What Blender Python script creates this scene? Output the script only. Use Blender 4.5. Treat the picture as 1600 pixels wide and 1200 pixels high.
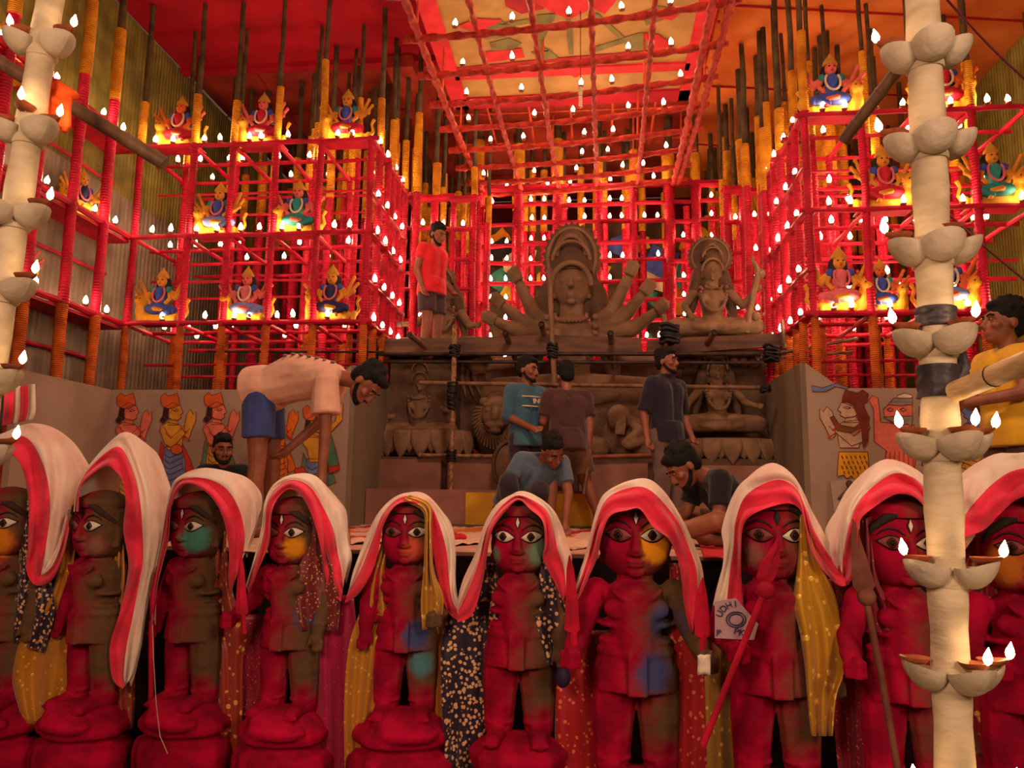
import bpy, math, random
from mathutils import Vector, Matrix, noise
R_ = random.Random(7)
for o in list(bpy.data.objects): bpy.data.objects.remove(o)
SC = bpy.context.scene
COL = SC.collection
# ---------------------------------------------------------------- camera
EYE = 1.5; FPX = 1200.0
ST = EYE - 0.31            # stage top
cam_d = bpy.data.cameras.new('camera'); cam = bpy.data.objects.new('camera', cam_d)
COL.objects.link(cam); SC.camera = cam
cam_d.sensor_width = 36; cam_d.lens = 36*FPX/1600; cam_d.clip_start = .05
CR = Matrix.Rotation(math.radians(5.9), 3, 'Z') @ Matrix.Rotation(math.radians(90+8.3), 3, 'X') @ Matrix.Rotation(math.radians(0.7), 3, 'Z')
CO = Vector((0, 0, EYE))
cam.matrix_world = Matrix.Translation(CO) @ CR.to_4x4()
def ray(px, py): return CR @ Vector(((px-800)/FPX, -(py-600)/FPX, -1))
def P(px, py, Y=None, Z=None, X=None):
    d = ray(px, py)
    t = (Y-CO.y)/d.y if Y is not None else (Z-CO.z)/d.z if Z is not None else (X-CO.x)/d.x
    return CO + d*t
# ---------------------------------------------------------------- world, lights, exposure
W = bpy.data.worlds.new('world'); SC.world = W; W.use_nodes = True
W.node_tree.nodes['Background'].inputs[0].default_value = (1, .55, .38, 1)
W.node_tree.nodes['Background'].inputs[1].default_value = .10
def area(name, loc, tgt, size, power, col):
    l = bpy.data.lights.new(name, 'AREA'); l.energy = power; l.size = size; l.color = col
    o = bpy.data.objects.new(name, l); COL.objects.link(o); o.location = loc
    o.rotation_euler = (Vector(tgt)-Vector(loc)).to_track_quat('-Z', 'Y').to_euler(); return o
area('hall_fill_light', (-1.7, -1.4, 3.3), (-.5, 4, .9), 1.0, 135, (1, .60, .40))  # pair of unseen fill lights, added to brighten the front statues
area('hall_fill_light', (2.3, -1.2, 3.3), (.8, 4.5, .9), 1.0, 125, (1, .63, .42))
area('stage_fill_light', (0.0, 3.6, 5.9), (.0, 7.5, 1.3), 1.0, 140, (1, .62, .44))  # unseen fill light, added to lift the workers, murals and idols
vs = SC.view_settings
vs.view_transform = 'Standard'; vs.look = 'None'; vs.gamma = 1; vs.exposure = 0; vs.use_curve_mapping = False
# ---------------------------------------------------------------- materials
def lin(h):
    h = h.lstrip('#'); r = []
    for i in (0, 2, 4):
        c = int(h[i:i+2], 16)/255; r.append(c/12.92 if c <= .04045 else ((c+.055)/1.055)**2.4)
    return (*r, 1)
MATS = {}
def nt(name):
    m = bpy.data.materials.new(name); m.use_nodes = True; t = m.node_tree
    return m, t, t.nodes['Principled BSDF']
def mixc(t, fac, a, b):
    n = t.nodes.new('ShaderNodeMix'); n.data_type = 'RGBA'
    for i, v in ((0, fac), (6, a), (7, b)):
        if hasattr(v, 'links'): t.links.new(v, n.inputs[i])
        else: n.inputs[i].default_value = v
    return n.outputs[2]
def coord(t, kind='Object', scale=(1, 1, 1)):
    c = t.nodes.new('ShaderNodeTexCoord'); m = t.nodes.new('ShaderNodeMapping')
    m.inputs['Scale'].default_value = scale; t.links.new(c.outputs[kind], m.inputs[0]); return m.outputs[0]
def noi(t, v, scale, detail=3, out=0):
    n = t.nodes.new('ShaderNodeTexNoise'); n.inputs['Scale'].default_value = scale; n.inputs['Detail'].default_value = detail
    t.links.new(v, n.inputs['Vector']); return n.outputs[out]
def ramp(t, f, lo, hi):
    n = t.nodes.new('ShaderNodeMapRange'); n.inputs[1].default_value = lo; n.inputs[2].default_value = hi; n.interpolation_type = 'SMOOTHSTEP'
    t.links.new(f, n.inputs[0]); return n.outputs[0]
def math_(t, op, a, b=None):
    n = t.nodes.new('ShaderNodeMath'); n.operation = op
    for i, v in enumerate((a, b)):
        if v is None: continue
        if hasattr(v, 'links'): t.links.new(v, n.inputs[i])
        else: n.inputs[i].default_value = v
    return n.outputs[0]
def bump(t, b, h, strength, dist=.02):
    n = t.nodes.new('ShaderNodeBump'); n.inputs['Strength'].default_value = strength; n.inputs['Distance'].default_value = dist
    t.links.new(h, n.inputs['Height']); t.links.new(n.outputs[0], b.inputs['Normal'])
def wave(t, v, scale, axis='Z', dist=0.):
    n = t.nodes.new('ShaderNodeTexWave'); n.bands_direction = axis; n.inputs['Scale'].default_value = scale
    n.inputs['Distortion'].default_value = dist; n.inputs['Detail'].default_value = 1
    t.links.new(v, n.inputs['Vector']); return n.outputs['Fac']
def M(name, col, rough=.7, col2=None, scale=9, bmp=.25, bscale=40, metal=0, wav=None, sheen=0, stretch=(1, 1, 1), waxis='Z', spec=.3):
    """plain material: two tones mixed by noise, fine relief, optional ridges"""
    if name in MATS: return MATS[name]
    m, t, b = nt(name); MATS[name] = m
    c1 = lin(col); c2 = lin(col2) if col2 else (c1[0]*.72, c1[1]*.72, c1[2]*.72, 1)
    v = coord(t, 'Object', stretch)
    f = ramp(t, noi(t, v, scale, 4), .35, .68)
    t.links.new(mixc(t, f, c1, c2), b.inputs['Base Color'])
    b.inputs['Roughness'].default_value = rough; b.inputs['Metallic'].default_value = metal; b.inputs['Specular IOR Level'].default_value = spec
    if sheen: b.inputs['Sheen Weight'].default_value = sheen
    if wav:
        h = math_(t, 'ADD', wave(t, v, wav, waxis, 1.0), math_(t, 'MULTIPLY', noi(t, v, bscale, 2), .5)); bump(t, b, h, bmp, .012)
    elif bmp: bump(t, b, noi(t, v, bscale, 4), bmp, .01)
    return m
def EMI(name, col, s):
    m, t, b = nt(name); b.inputs['Base Color'].default_value = (1, .8, .5, 1)
    b.inputs['Emission Color'].default_value = col; b.inputs['Emission Strength'].default_value = s; MATS[name] = m; return m
RED = M('red cloth wrap', '#c00a30', .6, '#9a0826', 5, .5, 30, wav=11)
REDR = M('red rail wrap', '#c00a30', .6, '#9a0826', 5, .4, 34)
YEL = M('yellow rope wrap', '#e09a1c', .65, '#b8700f', 6, .7, 40, wav=16)
ORA = M('orange jute wrap', '#d2651c', .75, '#9c4312', 7, .7, 40, wav=16)
DBAM = M('dark bare bamboo', '#5a4a30', .6, '#3a2f20', 7, .4, 30)
BAM = M('weathered bamboo', '#7d5c40', .55, '#553a28', 9, .35, 24, stretch=(1, 1, .25))
BAMB = M('dark bamboo', '#3c2a20', .55, '#241812', 9, .35, 24)
WOOD = M('weathered plank', '#6a4a36', .7, '#452e22', 6, .4, 26, stretch=(.3, 2, 2))
CLAY = M('grey brown clay', '#80644a', .85, '#6a5039', 8, .35, 30)
CLAYD = M('dark clay', '#5e4634', .85, '#4a3628', 8, .35, 30)
TERRA = M('terracotta', '#a55a34', .75, '#7d3f22', 10, .2)
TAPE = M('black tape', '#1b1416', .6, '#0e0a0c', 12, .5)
WHITEP = M('white paper wrap', '#c4b595', .7, '#aa9a7c', 6, .5, 22, stretch=(1, 1, 2.5))
PETALM = M('white petal paper', '#bfb29a', .75, '#a6987e', 7, .7, 24)
FLAME = EMI('lamp flame', (1, .66, .38, 1), 100)
FLAMEB = EMI('oil lamp flame', (1, .62, .32, 1), 45)
# ---------------------------------------------------------------- mesh building
class MB:
    def __init__(s): s.v = []; s.f = []; s.m = []
    def add(s, vs, fs, mi=0):
        o = len(s.v); s.v += [tuple(v) for v in vs]; s.f += [[i+o for i in f] for f in fs]; s.m += [mi]*len(fs); return s
    def box(s, c, d, mi=0, rot=None):
        c = Vector(c); vs = []
        for x in (-.5, .5):
            for y in (-.5, .5):
                for z in (-.5, .5):
                    p = Vector((x*d[0], y*d[1], z*d[2])); vs.append(c+(rot @ p if rot else p))
        return s.add(vs, [(0, 1, 3, 2), (4, 6, 7, 5), (0, 4, 5, 1), (2, 3, 7, 6), (0, 2, 6, 4), (1, 5, 7, 3)], mi)
    def tube(s, pts, rad, seg=8, mi=0, cap=True, mis=None, ell=1.0, rough=0.0, twist=None):
        pts = [Vector(p) for p in pts]; n = len(pts)
        if not hasattr(rad, '__len__'): rad = [rad]*n
        vs = []; fs = []; up = None
        for i, p in enumerate(pts):
            d = (pts[min(i+1, n-1)]-pts[max(i-1, 0)]).normalized()
            if up is None:
                a = Vector((0, 0, 1)) if abs(d.z) < .9 else Vector((1, 0, 0))
                up = (a-d*a.dot(d)).normalized()
            else: up = (up-d*up.dot(d)).normalized()
            b = d.cross(up)
            for k in range(seg):
                t = 2*math.pi*k/seg; r = rad[i]
                if rough: r *= 1+rough*(R_.random()-.5)
                if twist: r *= 1+twist[0]*math.cos(2*t-i*twist[1])
                vs.append(p+up*math.cos(t)*r*ell+b*math.sin(t)*r)
        o = len(s.v); s.v += [tuple(v) for v in vs]
        for i in range(n-1):
            for k in range(seg):
                k2 = (k+1) % seg
                s.f.append([o+i*seg+k, o+i*seg+k2, o+(i+1)*seg+k2, o+(i+1)*seg+k]); s.m.append(mis[i] if mis else mi)
        if cap:
            s.f.append([o+k for k in range(seg)][::-1]); s.m.append(mis[0] if mis else mi)
            s.f.append([o+(n-1)*seg+k for k in range(seg)]); s.m.append(mis[-1] if mis else mi)
        return s
    def ell(s, c, r, mi=0, rot=None, nu=12, nv=8, z0=-1, z1=1, pw=1.0):
        c = Vector(c); vs = []; fs = []
        a0 = math.asin(z0); a1 = math.asin(z1)
        for j in range(nv+1):
            a = a0+(a1-a0)*j/nv
            for i in range(nu):
                t = 2*math.pi*i/nu
                def sg(x): return math.copysign(abs(x)**pw, x)
                p = Vector((sg(math.cos(a))*sg(math.cos(t))*r[0], sg(math.cos(a))*sg(math.sin(t))*r[1], sg(math.sin(a))*r[2]))
                vs.append(c+(rot @ p if rot else p))
        for j in range(nv):
            for i in range(nu):
                fs.append((j*nu+i, j*nu+(i+1) % nu, (j+1)*nu+(i+1) % nu, (j+1)*nu+i))
        fs.append(tuple(range(nu))[::-1]); fs.append(tuple(nv*nu+i for i in range(nu)))
        return s.add(vs, fs, mi)
    def lathe(s, prof, c=(0, 0, 0), seg=20, mi=0, sx=1, sy=1, fn=None):
        vs = []; fs = []; n = len(prof)
        for (r, z) in prof:
            for k in range(seg):
                t = 2*math.pi*k/seg; q = fn(t, z) if fn else 1
                vs.append((c[0]+math.cos(t)*r*sx*q, c[1]+math.sin(t)*r*sy*q, c[2]+z))
        for i in range(n-1):
            for k in range(seg): fs.append((i*seg+k, i*seg+(k+1) % seg, (i+1)*seg+(k+1) % seg, (i+1)*seg+k))
        fs.append(tuple(range(seg))[::-1]); fs.append(tuple((n-1)*seg+k for k in range(seg)))
        return s.add(vs, fs, mi)
    def prism(s, pts, off, mi=0):
        """flat outline (3D points) given thickness by the offset vector"""
        n = len(pts); pts = [Vector(p) for p in pts]; off = Vector(off)
        vs = pts+[p+off for p in pts]
        fs = [tuple(range(n)), tuple(range(2*n-1, n-1, -1))]+[(i, i+n, (i+1) % n+n, (i+1) % n) for i in range(n)]
        return s.add(vs, fs, mi)
    def grid(s, rows, mi=0, mfn=None, closed=False):
        o = len(s.v); n = len(rows[0]); s.v += [tuple(p) for r in rows for p in r]
        for j in range(len(rows)-1):
            for i in range(n-1):
                s.f.append([o+j*n+i, o+j*n+i+1, o+(j+1)*n+i+1, o+(j+1)*n+i]); s.m.append(mfn(i, j) if mfn else mi)
        return s
    def mesh(s, name, mats, smooth=True):
        me = bpy.data.meshes.new(name); me.from_pydata(s.v, [], s.f)
        for m in (mats if isinstance(mats, (list, tuple)) else [mats]): me.materials.append(m)
        if len(me.materials) > 1: me.polygons.foreach_set('material_index', s.m)
        if smooth: me.polygons.foreach_set('use_smooth', [True]*len(me.polygons))
        me.update(); return me
    def build(s, name, mats, parent=None, smooth=True, solid=0):
        me = s.mesh(name, mats, smooth)
        o = link(name, me, parent)
        if smooth and not solid:
            try: me.set_sharp_from_angle(angle=math.radians(50))
            except Exception: pass
        if solid:
            md = o.modifiers.new('thickness', 'SOLIDIFY'); md.thickness = solid; md.offset = 0
        return o
def link(name, data, parent=None):
    o = bpy.data.objects.new(name, data); COL.objects.link(o)
    if parent:
        o.parent = parent; o.matrix_parent_inverse = Matrix.Translation(-parent.location) if not parent.get('moved') else Matrix.Identity(4)
    return o
def tag(o, label, cat, group=None, kind=None):
    o['label'] = label
    if cat: o['category'] = cat
    if group: o['group'] = group
    if kind: o['kind'] = kind
    return o
def struct(o, label=None):
    o['kind'] = 'structure'
    if label: o['label'] = label
    return o
def thing(name, label, cat, loc=(0, 0, 0), group=None):
    o = bpy.data.objects.new(name, None); COL.objects.link(o); o.location = loc; o.empty_display_size = .05
    return tag(o, label, cat, group)
def remesh(mb, name, mats, parent=None, vox=.012, smooth=3, mfn=None):
    """fuse overlapping closed shapes into one continuous skin"""
    me = mb.mesh(name, mats if isinstance(mats, (list, tuple)) else [mats])
    o = bpy.data.objects.new('tmp', me); COL.objects.link(o)
    m1 = o.modifiers.new('r', 'REMESH'); m1.mode = 'VOXEL'; m1.voxel_size = vox; m1.use_smooth_shade = True
    if smooth:
        m2 = o.modifiers.new('s', 'SMOOTH'); m2.factor = .5; m2.iterations = smooth
    dg = bpy.context.evaluated_depsgraph_get(); ev = o.evaluated_get(dg)
    nm = bpy.data.meshes.new_from_object(ev); nm.name = name
    bpy.data.objects.remove(o); bpy.data.meshes.remove(me)
    if not nm.materials:
        for m in (mats if isinstance(mats, (list, tuple)) else [mats]): nm.materials.append(m)
    nm.polygons.foreach_set('use_smooth', [True]*len(nm.polygons))
    if mfn:
        for p in nm.polygons: p.material_index = mfn(p.center)
    else: nm.polygons.foreach_set('material_index', [0]*len(nm.polygons))
    return link(name, nm, parent)
def caps(mb, p0, r0, p1, r1, seg=10):
    """tapered limb with round ends"""
    p0, p1 = Vector(p0), Vector(p1); d = (p1-p0)
    L = d.length
    if L < 1e-5: return mb.ell(p0, (r0, r0, r0), nu=seg)
    d /= L; pts = []; rad = []
    for a in (80, 55, 25): pts.append(p0-d*r0*math.sin(math.radians(a))); rad.append(r0*math.cos(math.radians(a)))
    pts.append(p0); rad.append(r0); pts.append(p1); rad.append(r1)
    for a in (25, 55, 80): pts.append(p1+d*r1*math.sin(math.radians(a))); rad.append(r1*math.cos(math.radians(a)))
    return mb.tube(pts, rad, seg)
def lerp(a, b, t): return a+(b-a)*t
def cat_interp(pts, n):
    """resample a list of tuples smoothly"""
    out = []; m = len(pts)-1
    for i in range(n):
        u = i*m/(n-1); k = min(int(u), m-1); t = u-k
        p0 = pts[max(k-1, 0)]; p1 = pts[k]; p2 = pts[k+1]; p3 = pts[min(k+2, m)]
        out.append(tuple(.5*(2*b+(c-a)*t+(2*a-5*b+4*c-d)*t*t+(3*b-a-3*c+d)*t**3) for a, b, c, d in zip(p0, p1, p2, p3)))
    return out
# ================================================================ SETTING
CEIL = EYE+5.42; WX0 = -5.25; WX1 = 5.05; YB = 13.6
LVL = [EYE+1.75, EYE+2.70, EYE+3.72]; LVR = [EYE+1.68, EYE+2.66, EYE+3.61]; LV = LVL   # shelf levels of the scaffolds
CR_RED = M('red tent cloth', '#b00a24', .9, '#980820', 2.2, .2, 14)
BURL = M('red burlap ceiling', '#b2402c', .9, '#8e2a20', 1.6, .4, 60, wav=26, waxis='X')
BURLO = M('orange burlap ceiling', '#f59048', .9, '#e0702e', 1.6, .4, 60, wav=26, waxis='X')
OLIVE = M('olive ribbed cloth', '#8a8038', .9, '#6a622c', 3, .9, 30, wav=5, waxis='Y')
GREENC = M('green wall cloth', '#a3a04a', .9, '#868238', 3, .5, 30, wav=5, waxis='Y')
SHEET = M('grey ribbed sheet', '#8a7a68', .7, '#6f6152', 3, .9, 30, wav=4, waxis='Y')
DKRED = M('dark red back cloth', '#6d0d16', .9, '#4c080f', 1.2, .3, 20)
GROUND = M('trodden earth', '#4a3226', .95, '#35231b', 4, .5, 16)
STAGEM = M('stage boards cloth', '#c79a80', .9, '#b08068', 3, .3, 14)
PANELM = M('grey plaster panel', '#9a8674', .9, '#8b7664', 2.2, .25, 20)
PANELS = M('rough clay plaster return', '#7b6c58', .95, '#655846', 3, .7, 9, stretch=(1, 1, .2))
PLY = M('brown plywood', '#8e6252', .85, '#7a5244', 3, .2, 14)
PLYY = M('yellow painted board', '#c99a20', .8, '#a87c18', 4, .2, 14)
def slab(name, x0, x1, y0, y1, z0, z1, m, parent=None):
    return MB().box(((x0+x1)/2, (y0+y1)/2, (z0+z1)/2), (x1-x0, y1-y0, z1-z0)).build(name, m, parent, smooth=False)
struct(slab('floor', -9, 9, -4, 14.5, -.12, 0, GROUND), 'trodden earth ground in front of and below the stage')
struct(slab('stage_floor', WX0, WX1, 4.3, 13.7, .02, ST, STAGEM), 'raised stage that carries the clay idols and the workers')
struct(slab('trim_5', WX0, WX1, 4.27, 4.3, .02, ST-.02, M('dark gap shade sheet', '#2a1216', .95, '#1c0c10', 3)), 'dark sheet added over the stage front as shade between the statues')  # added sheet; its dark colour supplies the shade in the statue gaps
struct(slab('wall_left', WX0-.1, WX0, 1.0, YB, 0, EYE+3.3, SHEET), 'grey ribbed sheet wall')
struct(slab('wall_left', WX0-.12, WX0-.02, 1.0, YB, EYE+3.3, CEIL, OLIVE), 'olive ribbed cloth of the upper wall')
struct(slab('wall_right', WX1, WX1+.1, 1.0, YB, 0, CEIL, GREENC), 'green cloth wall')
struct(slab('wall_back', WX0, WX1, YB, YB+.1, 0, CEIL, DKRED), 'dark red cloth wall behind the scaffolds')
# ceiling: smooth red sheet in front, burlap sheets with seams behind, orange burlap on the other side of the beam
struct(slab('ceiling', WX0, -1.55, 1.0, 8.8, CEIL, CEIL+.05, CR_RED), 'smooth red ceiling cloth')
struct(slab('ceiling', 1.45, WX1, 1.0, YB, CEIL, CEIL+.05, BURLO), 'orange burlap ceiling cloth')
struct(slab('ceiling', -1.55, 1.45, 1.0, 8.8, CEIL+.1, CEIL+.15, CR_RED), 'red ceiling cloth above the painted panel')
cb = MB()
nx, ny = 30, 24
rows = []
for j in range(ny+1):
    rows.append([Vector((lerp(WX0, 1.45, i/nx), lerp(8.8, YB, j/ny), CEIL+.03-.05*abs(math.sin(math.pi*3*i/nx))*abs(math.sin(math.pi*4*j/ny)))) for i in range(nx+1)])
cb.grid(rows); struct(cb.build('ceiling', BURL, solid=.02), 'sagging red burlap ceiling cloth')
tr = MB()
for k in range(1, 4): tr.tube([(WX0, 8.8+1.2*k, CEIL-.02), (1.45, 8.8+1.2*k, CEIL-.02)], .012, 6)
for k in range(1, 4): tr.tube([(lerp(WX0, -1.5, k/4), 8.8, CEIL-.02), (lerp(WX0, -1.5, k/4), YB, CEIL-.02)], .012, 6)
struct(tr.build('trim_1', CR_RED), 'seam cords of the burlap ceiling')
struct(MB().box((-2.35, 10.6, CEIL-.10), (.34, 3.9, .16)).build('trim_2', BURL, smooth=False), 'cloth covered ceiling beam')
struct(slab('trim_3', WX0, -1.5, 8.72, 8.84, CEIL-.07, CEIL+.02, CR_RED), 'hem of the smooth red ceiling cloth')
for k in range(5):
    y = 4.6+1.7*k
    tr = MB().tube([(1.5, y, CEIL-.015), (WX1, y+.6, CEIL-.015)], .012, 6)
    struct(tr.build('trim_4', CR_RED), 'seam cord of the orange burlap ceiling')
# mural panels: front face, return and sloped shoulder
PY = 7.0; PT = EYE+.98
def wall_poly(name, pts, off, m, label):
    return struct(MB().prism(pts, off).build(name, m, smooth=False), label)
lx0 = P(175, 607, Y=PY).x; lx1 = P(547, 607, Y=PY).x; rx0 = P(1260, 607, Y=PY).x; rx1 = 4.6
PK = P(1259, 567, Y=PY).z
MUR_L = wall_poly('wall_mural', [(lx0, PY, ST), (lx1, PY, ST), (lx1, PY, PK), (lx1-.12, PY, PK-.12), (lx1-.3, PY, PT), (lx0, PY, PT)], (0, .06, 0), PANELM, 'low plaster panel with five painted worshippers beside the grey sheet wall')
MUR_R = wall_poly('wall_mural', [(rx0, PY, ST), (rx1, PY, ST), (rx1, PY, PT), (rx0+.3, PY, PT), (rx0, PY, PK)], (0, .06, 0), PANELM, 'low plaster panel with painted sages below the green cloth wall')
wall_poly('wall_return', [(lx1, PY, ST), (lx1, 8.35, ST), (lx1, 8.35, PK), (lx1, PY, PK)], (.05, 0, 0), PANELS, 'rough clay plastered return of the panel with the worshippers')
wall_poly('wall_return', [(rx0, PY, ST), (rx0, 8.35, ST), (rx0, 8.35, PK), (rx0, PY, PK)], (-.05, 0, 0), PANELS, 'rough clay plastered return of the panel with the sages')
lw = P(30, 590, X=lx0).y
wall_poly('wall_side_panel', [(lx0, lw, ST), (lx0, PY, ST), (lx0, PY, PT), (lx0, lw, PT)], (-.06, 0, 0), PANELM, 'bare plaster panel running from the mural towards the viewer')
# stepped plinth below the idols
pl = struct(slab('plinth', lx1+.06, rx0-.06, 7.45, 8.0, ST, EYE+.055, PLY), 'lower plywood step below the clay idols')
for a, b in ((728, 800), (856, 926)):
    x0, x1 = P(a, 790, Y=7.45).x, P(b, 790, Y=7.45).x
    slab('yellow_panel', x0, x1, 7.425, 7.45, ST+.01, EYE+.03, PLYY, pl)
pl2 = struct(slab('plinth', lx1+.06, rx0-.06, 8.0, 9.9, ST, EYE+.40, CLAYD), 'upper step that carries the clay idols')
for a, b, t in ((566, 690, 717), (700, 800, 719), (905, 1012, 722), (1075, 1205, 727)):
    p0, p1 = P(a, t, Y=7.97), P(b, t, Y=7.97)
    slab('board', p0.x, p1.x, 7.95, 8.0, EYE+.055, p0.z, PLY, pl2)
slab('rubble_lip', lx1+.2, rx0-.2, 7.36, 7.45, ST, ST+.035, CLAYD, pl)
# ceiling panel with the painted lotus
CREAM = M('cream painted board', '#b08a50', .8, '#9c7640', 3, .15); PRED = M('red paint', '#d02a36', .8, '#b81f2c', 6, .1)
PGRN = M('olive paint', '#7d7440', .8, '#68603a', 6, .1); PRD2 = M('deep red paint', '#a31a22', .8)
zc = CEIL-.45; hh = zc-EYE
def CP(px, py, dz=0): return P(px, py, Z=zc-dz)
cp = thing('ceiling_painting', 'cream ceiling panel with a painted red lotus and green leaves above the rope lattice', 'painting', CP(890, 70))
q = [(-1.6, 6.2), (1.15, 6.2), (1.15, 9.0), (-1.6, 9.0)]
MB().prism([(x, y, zc) for x, y in q], (0, 0, .05)).build('panel', CREAM, cp, smooth=False)
for (x0, x1, y0, y1) in ((-1.72, 1.27, 8.95, 9.2), (-1.75, -1.55, 6.1, 9.2), (1.1, 1.3, 6.1, 9.2), (-1.6, 1.15, 8.35, 8.5)):
    slab('border', x0, x1, y0, y1, zc-.03, zc+.05, PRED if y0 < 8.8 else CR_RED, cp)
def cpoly(name, pts, m, dz=.012): MB().prism([CP(x, y, dz) for x, y in pts], (0, 0, .008)).build(name, m, cp, smooth=False)
cpoly('lotus_petal', [(830, -40), (838, 5), (868, 22), (890, 30), (915, 18), (938, 2), (940, -40)], PRED, .02)
cpoly('lotus_petal', [(780, -40), (790, 10), (815, 22), (850, 14), (850, -40)], PRD2, .012)
cpoly('lotus_petal', [(930, -40), (925, 12), (945, 22), (960, 5), (985, -40)], PRED, .012)
for pts in ([(838, 24), (870, 22), (845, 70), (858, 80), (835, 82)], [(885, 28), (892, 28), (896, 85), (889, 85)], [(925, 22), (935, 22), (975, 58), (968, 62)], [(760, 40), (830, 30), (835, 36), (765, 46)], [(925, 75), (975, 60), (978, 66), (930, 82)]):
    cpoly('stem', pts, PGRN)
for pts in ([(722, 44), (745, 33), (780, 32), (805, 42), (790, 58), (760, 62)], [(1000, 22), (1025, 10), (1060, 14), (1040, 30), (1010, 40)], [(972, 60), (1000, 52), (1020, 58), (1010, 76), (985, 80)], [(765, 68), (795, 60), (815, 68), (800, 80), (770, 82)], [(830, 82), (858, 78), (872, 90), (850, 98)]):
    cpoly('leaf', pts, PGRN)
for pts in ([(715, 42), (742, 30), (785, 32), (770, 40), (745, 50)], [(1025, 28), (1050, 16), (1072, 14), (1050, 32)], [(1005, 52), (1030, 55), (1052, 72), (1020, 80)], [(758, 82), (815, 76), (820, 90), (762, 98)], [(880, 112), (915, 112), (900, 122)], [(970, 100), (980, 110), (975, 112)]):
    cpoly('bud', pts, PRED, .018)
for pts in ([(700, 108), (860, 92), (1060, 76), (1060, 82), (860, 98), (700, 114)],): cpoly('line', pts, PRD2)

# ================================================================ LAMPS
lm = MB()
lm.lathe([(.004, 0), (.022, .004), (.026, .016), (.018, .02), (.008, .022)], seg=10, mi=1)
lm.lathe([(.004, .02), (.016, .03), (.021, .045), (.018, .06), (.009, .078), (.001, .092)], seg=10, mi=0)
LAMP_ME = lm.mesh('flame_lamp', [FLAME, TERRA])
LAMPS = []
def lamp(p, label, group, s=1.0):
    o = bpy.data.objects.new('flame_lamp', LAMP_ME); COL.objects.link(o); o.location = p; s *= 1.12; o.scale = (s, s, s*R_.uniform(.9, 1.1))
    o.rotation_euler = (R_.uniform(-.1, .1), R_.uniform(-.12, .12), R_.uniform(0, 6))
    LAMPS.append(o); return tag(o, label, 'lamp', group)

ORD = ('top', 'second', 'third', 'fourth', 'fifth', 'sixth', 'seventh', 'eighth', 'ninth', 'tenth', 'eleventh', 'twelfth', 'thirteenth', 'fourteenth', 'fifteenth')
# ================================================================ SCAFFOLDS
def post(par, x, y, z0, z1, segs, r=.045, name='post', lean=.02):
    """upright built in lengths: [(top z, material index)]; 0 red 1 yellow 2 dark 3 orange"""
    pts = []; rad = []; mis = []
    lx, ly = R_.uniform(-lean, lean), R_.uniform(-lean, lean); z = z0; H = max(segs[-1][0]-z0, .1)
    for (zt, mi) in segs:
        n = max(2, int((zt-z)/.35)+1); rr = r*(.72 if mi == 2 else 1.12 if mi == 1 else 1.05 if mi == 3 else 1)
        for k in range(n):
            u = z+(zt-z)*k/(n-1)
            pts.append((x+lx*(u-z0)/H+R_.uniform(-.008, .008), y+ly*(u-z0)/H, u+(.004 if k == 0 else 0))); rad.append(rr*R_.uniform(.92, 1.08)); mis.append(mi)
        z = zt
    return MB().tube(pts, rad, 8, mis=mis[:-1]+[mis[-1]]).build(name, [RED, YEL, DBAM, ORA], par)
def rail(par, a, b, r=.027, name='rail', m=None, over=.05):
    a, b = Vector(a), Vector(b); d = (b-a).normalized(); a = a-d*over; b = b+d*over
    n = max(3, int((b-a).length/.3)); pts = []
    for k in range(n+1):
        p = a.lerp(b, k/n); pts.append(p+Vector((0, R_.uniform(-.006, .006), R_.uniform(-.008, .008))))
    return MB().tube(pts, [r*R_.uniform(.88, 1.12) for _ in pts], 7).build(name, m or REDR, par)
def knob(par, p, r=.075): return MB().ell(p, (r, r, r*.8), nu=8, nv=5).build('lashing', RED, par)

def tower(name, label, xs, ys, lv, post_r, tall, front_only_top=True, orange=True, xrail=True):
    t = thing(name, label, 'scaffold', (sum(xs)/len(xs), ys[0], ST))
    for j, y in enumerate(ys):
        for i, x in enumerate(xs):
            off = .0 if j % 2 == 0 else (xs[1]-xs[0])*.42 if len(xs) > 1 else 0
            xx = x+off
            if j % 2 and i == len(xs)-1 and len(xs) > 2: continue
            seg = [(lv[0]-.02, 3 if orange else 0), (lv[-1]+.03, 0)]
            if (j > 0 or R_.random() < .55) and tall:
                zt = lv[-1]+R_.uniform(.45, .95); seg.append((zt, 1)); seg.append((CEIL-.02, 2))
            post(t, xx, y, ST, seg[-1][0], seg, post_r*(1 if j == 0 else .85))
        for k, z in enumerate(lv):
            if xrail and j < 4: rail(t, (xs[0]-.05, y-.03, z), (xs[-1]+.05, y-.03, z), .025 if j == 0 else .021)
            if j < 3 and k < len(lv): rail(t, (xs[0], y-.035, z-.30-.06*j), (xs[-1], y-.035, z-.30-.06*j), .015) if j > 0 else None
    for i, x in enumerate(xs):
        for k, z in enumerate(lv):
            rail(t, (x, ys[0], z-.01), (x, ys[min(2, len(ys)-1)], z-.01), .024, 'cross_rail')
            knob(t, (x, ys[0], z), post_r*1.45)
    return t
def bay_lamps(xs, y, z, label, group, prob=.85, two=True, yj=0):
    for a, b in zip(xs[:-1], xs[1:]):
        for u in ((.3, .68) if two else (.5,)):
            if R_.random() < prob: lamp((lerp(a, b, u)+R_.uniform(-.04, .04), y-.03, z+.026), label, group)
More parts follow.
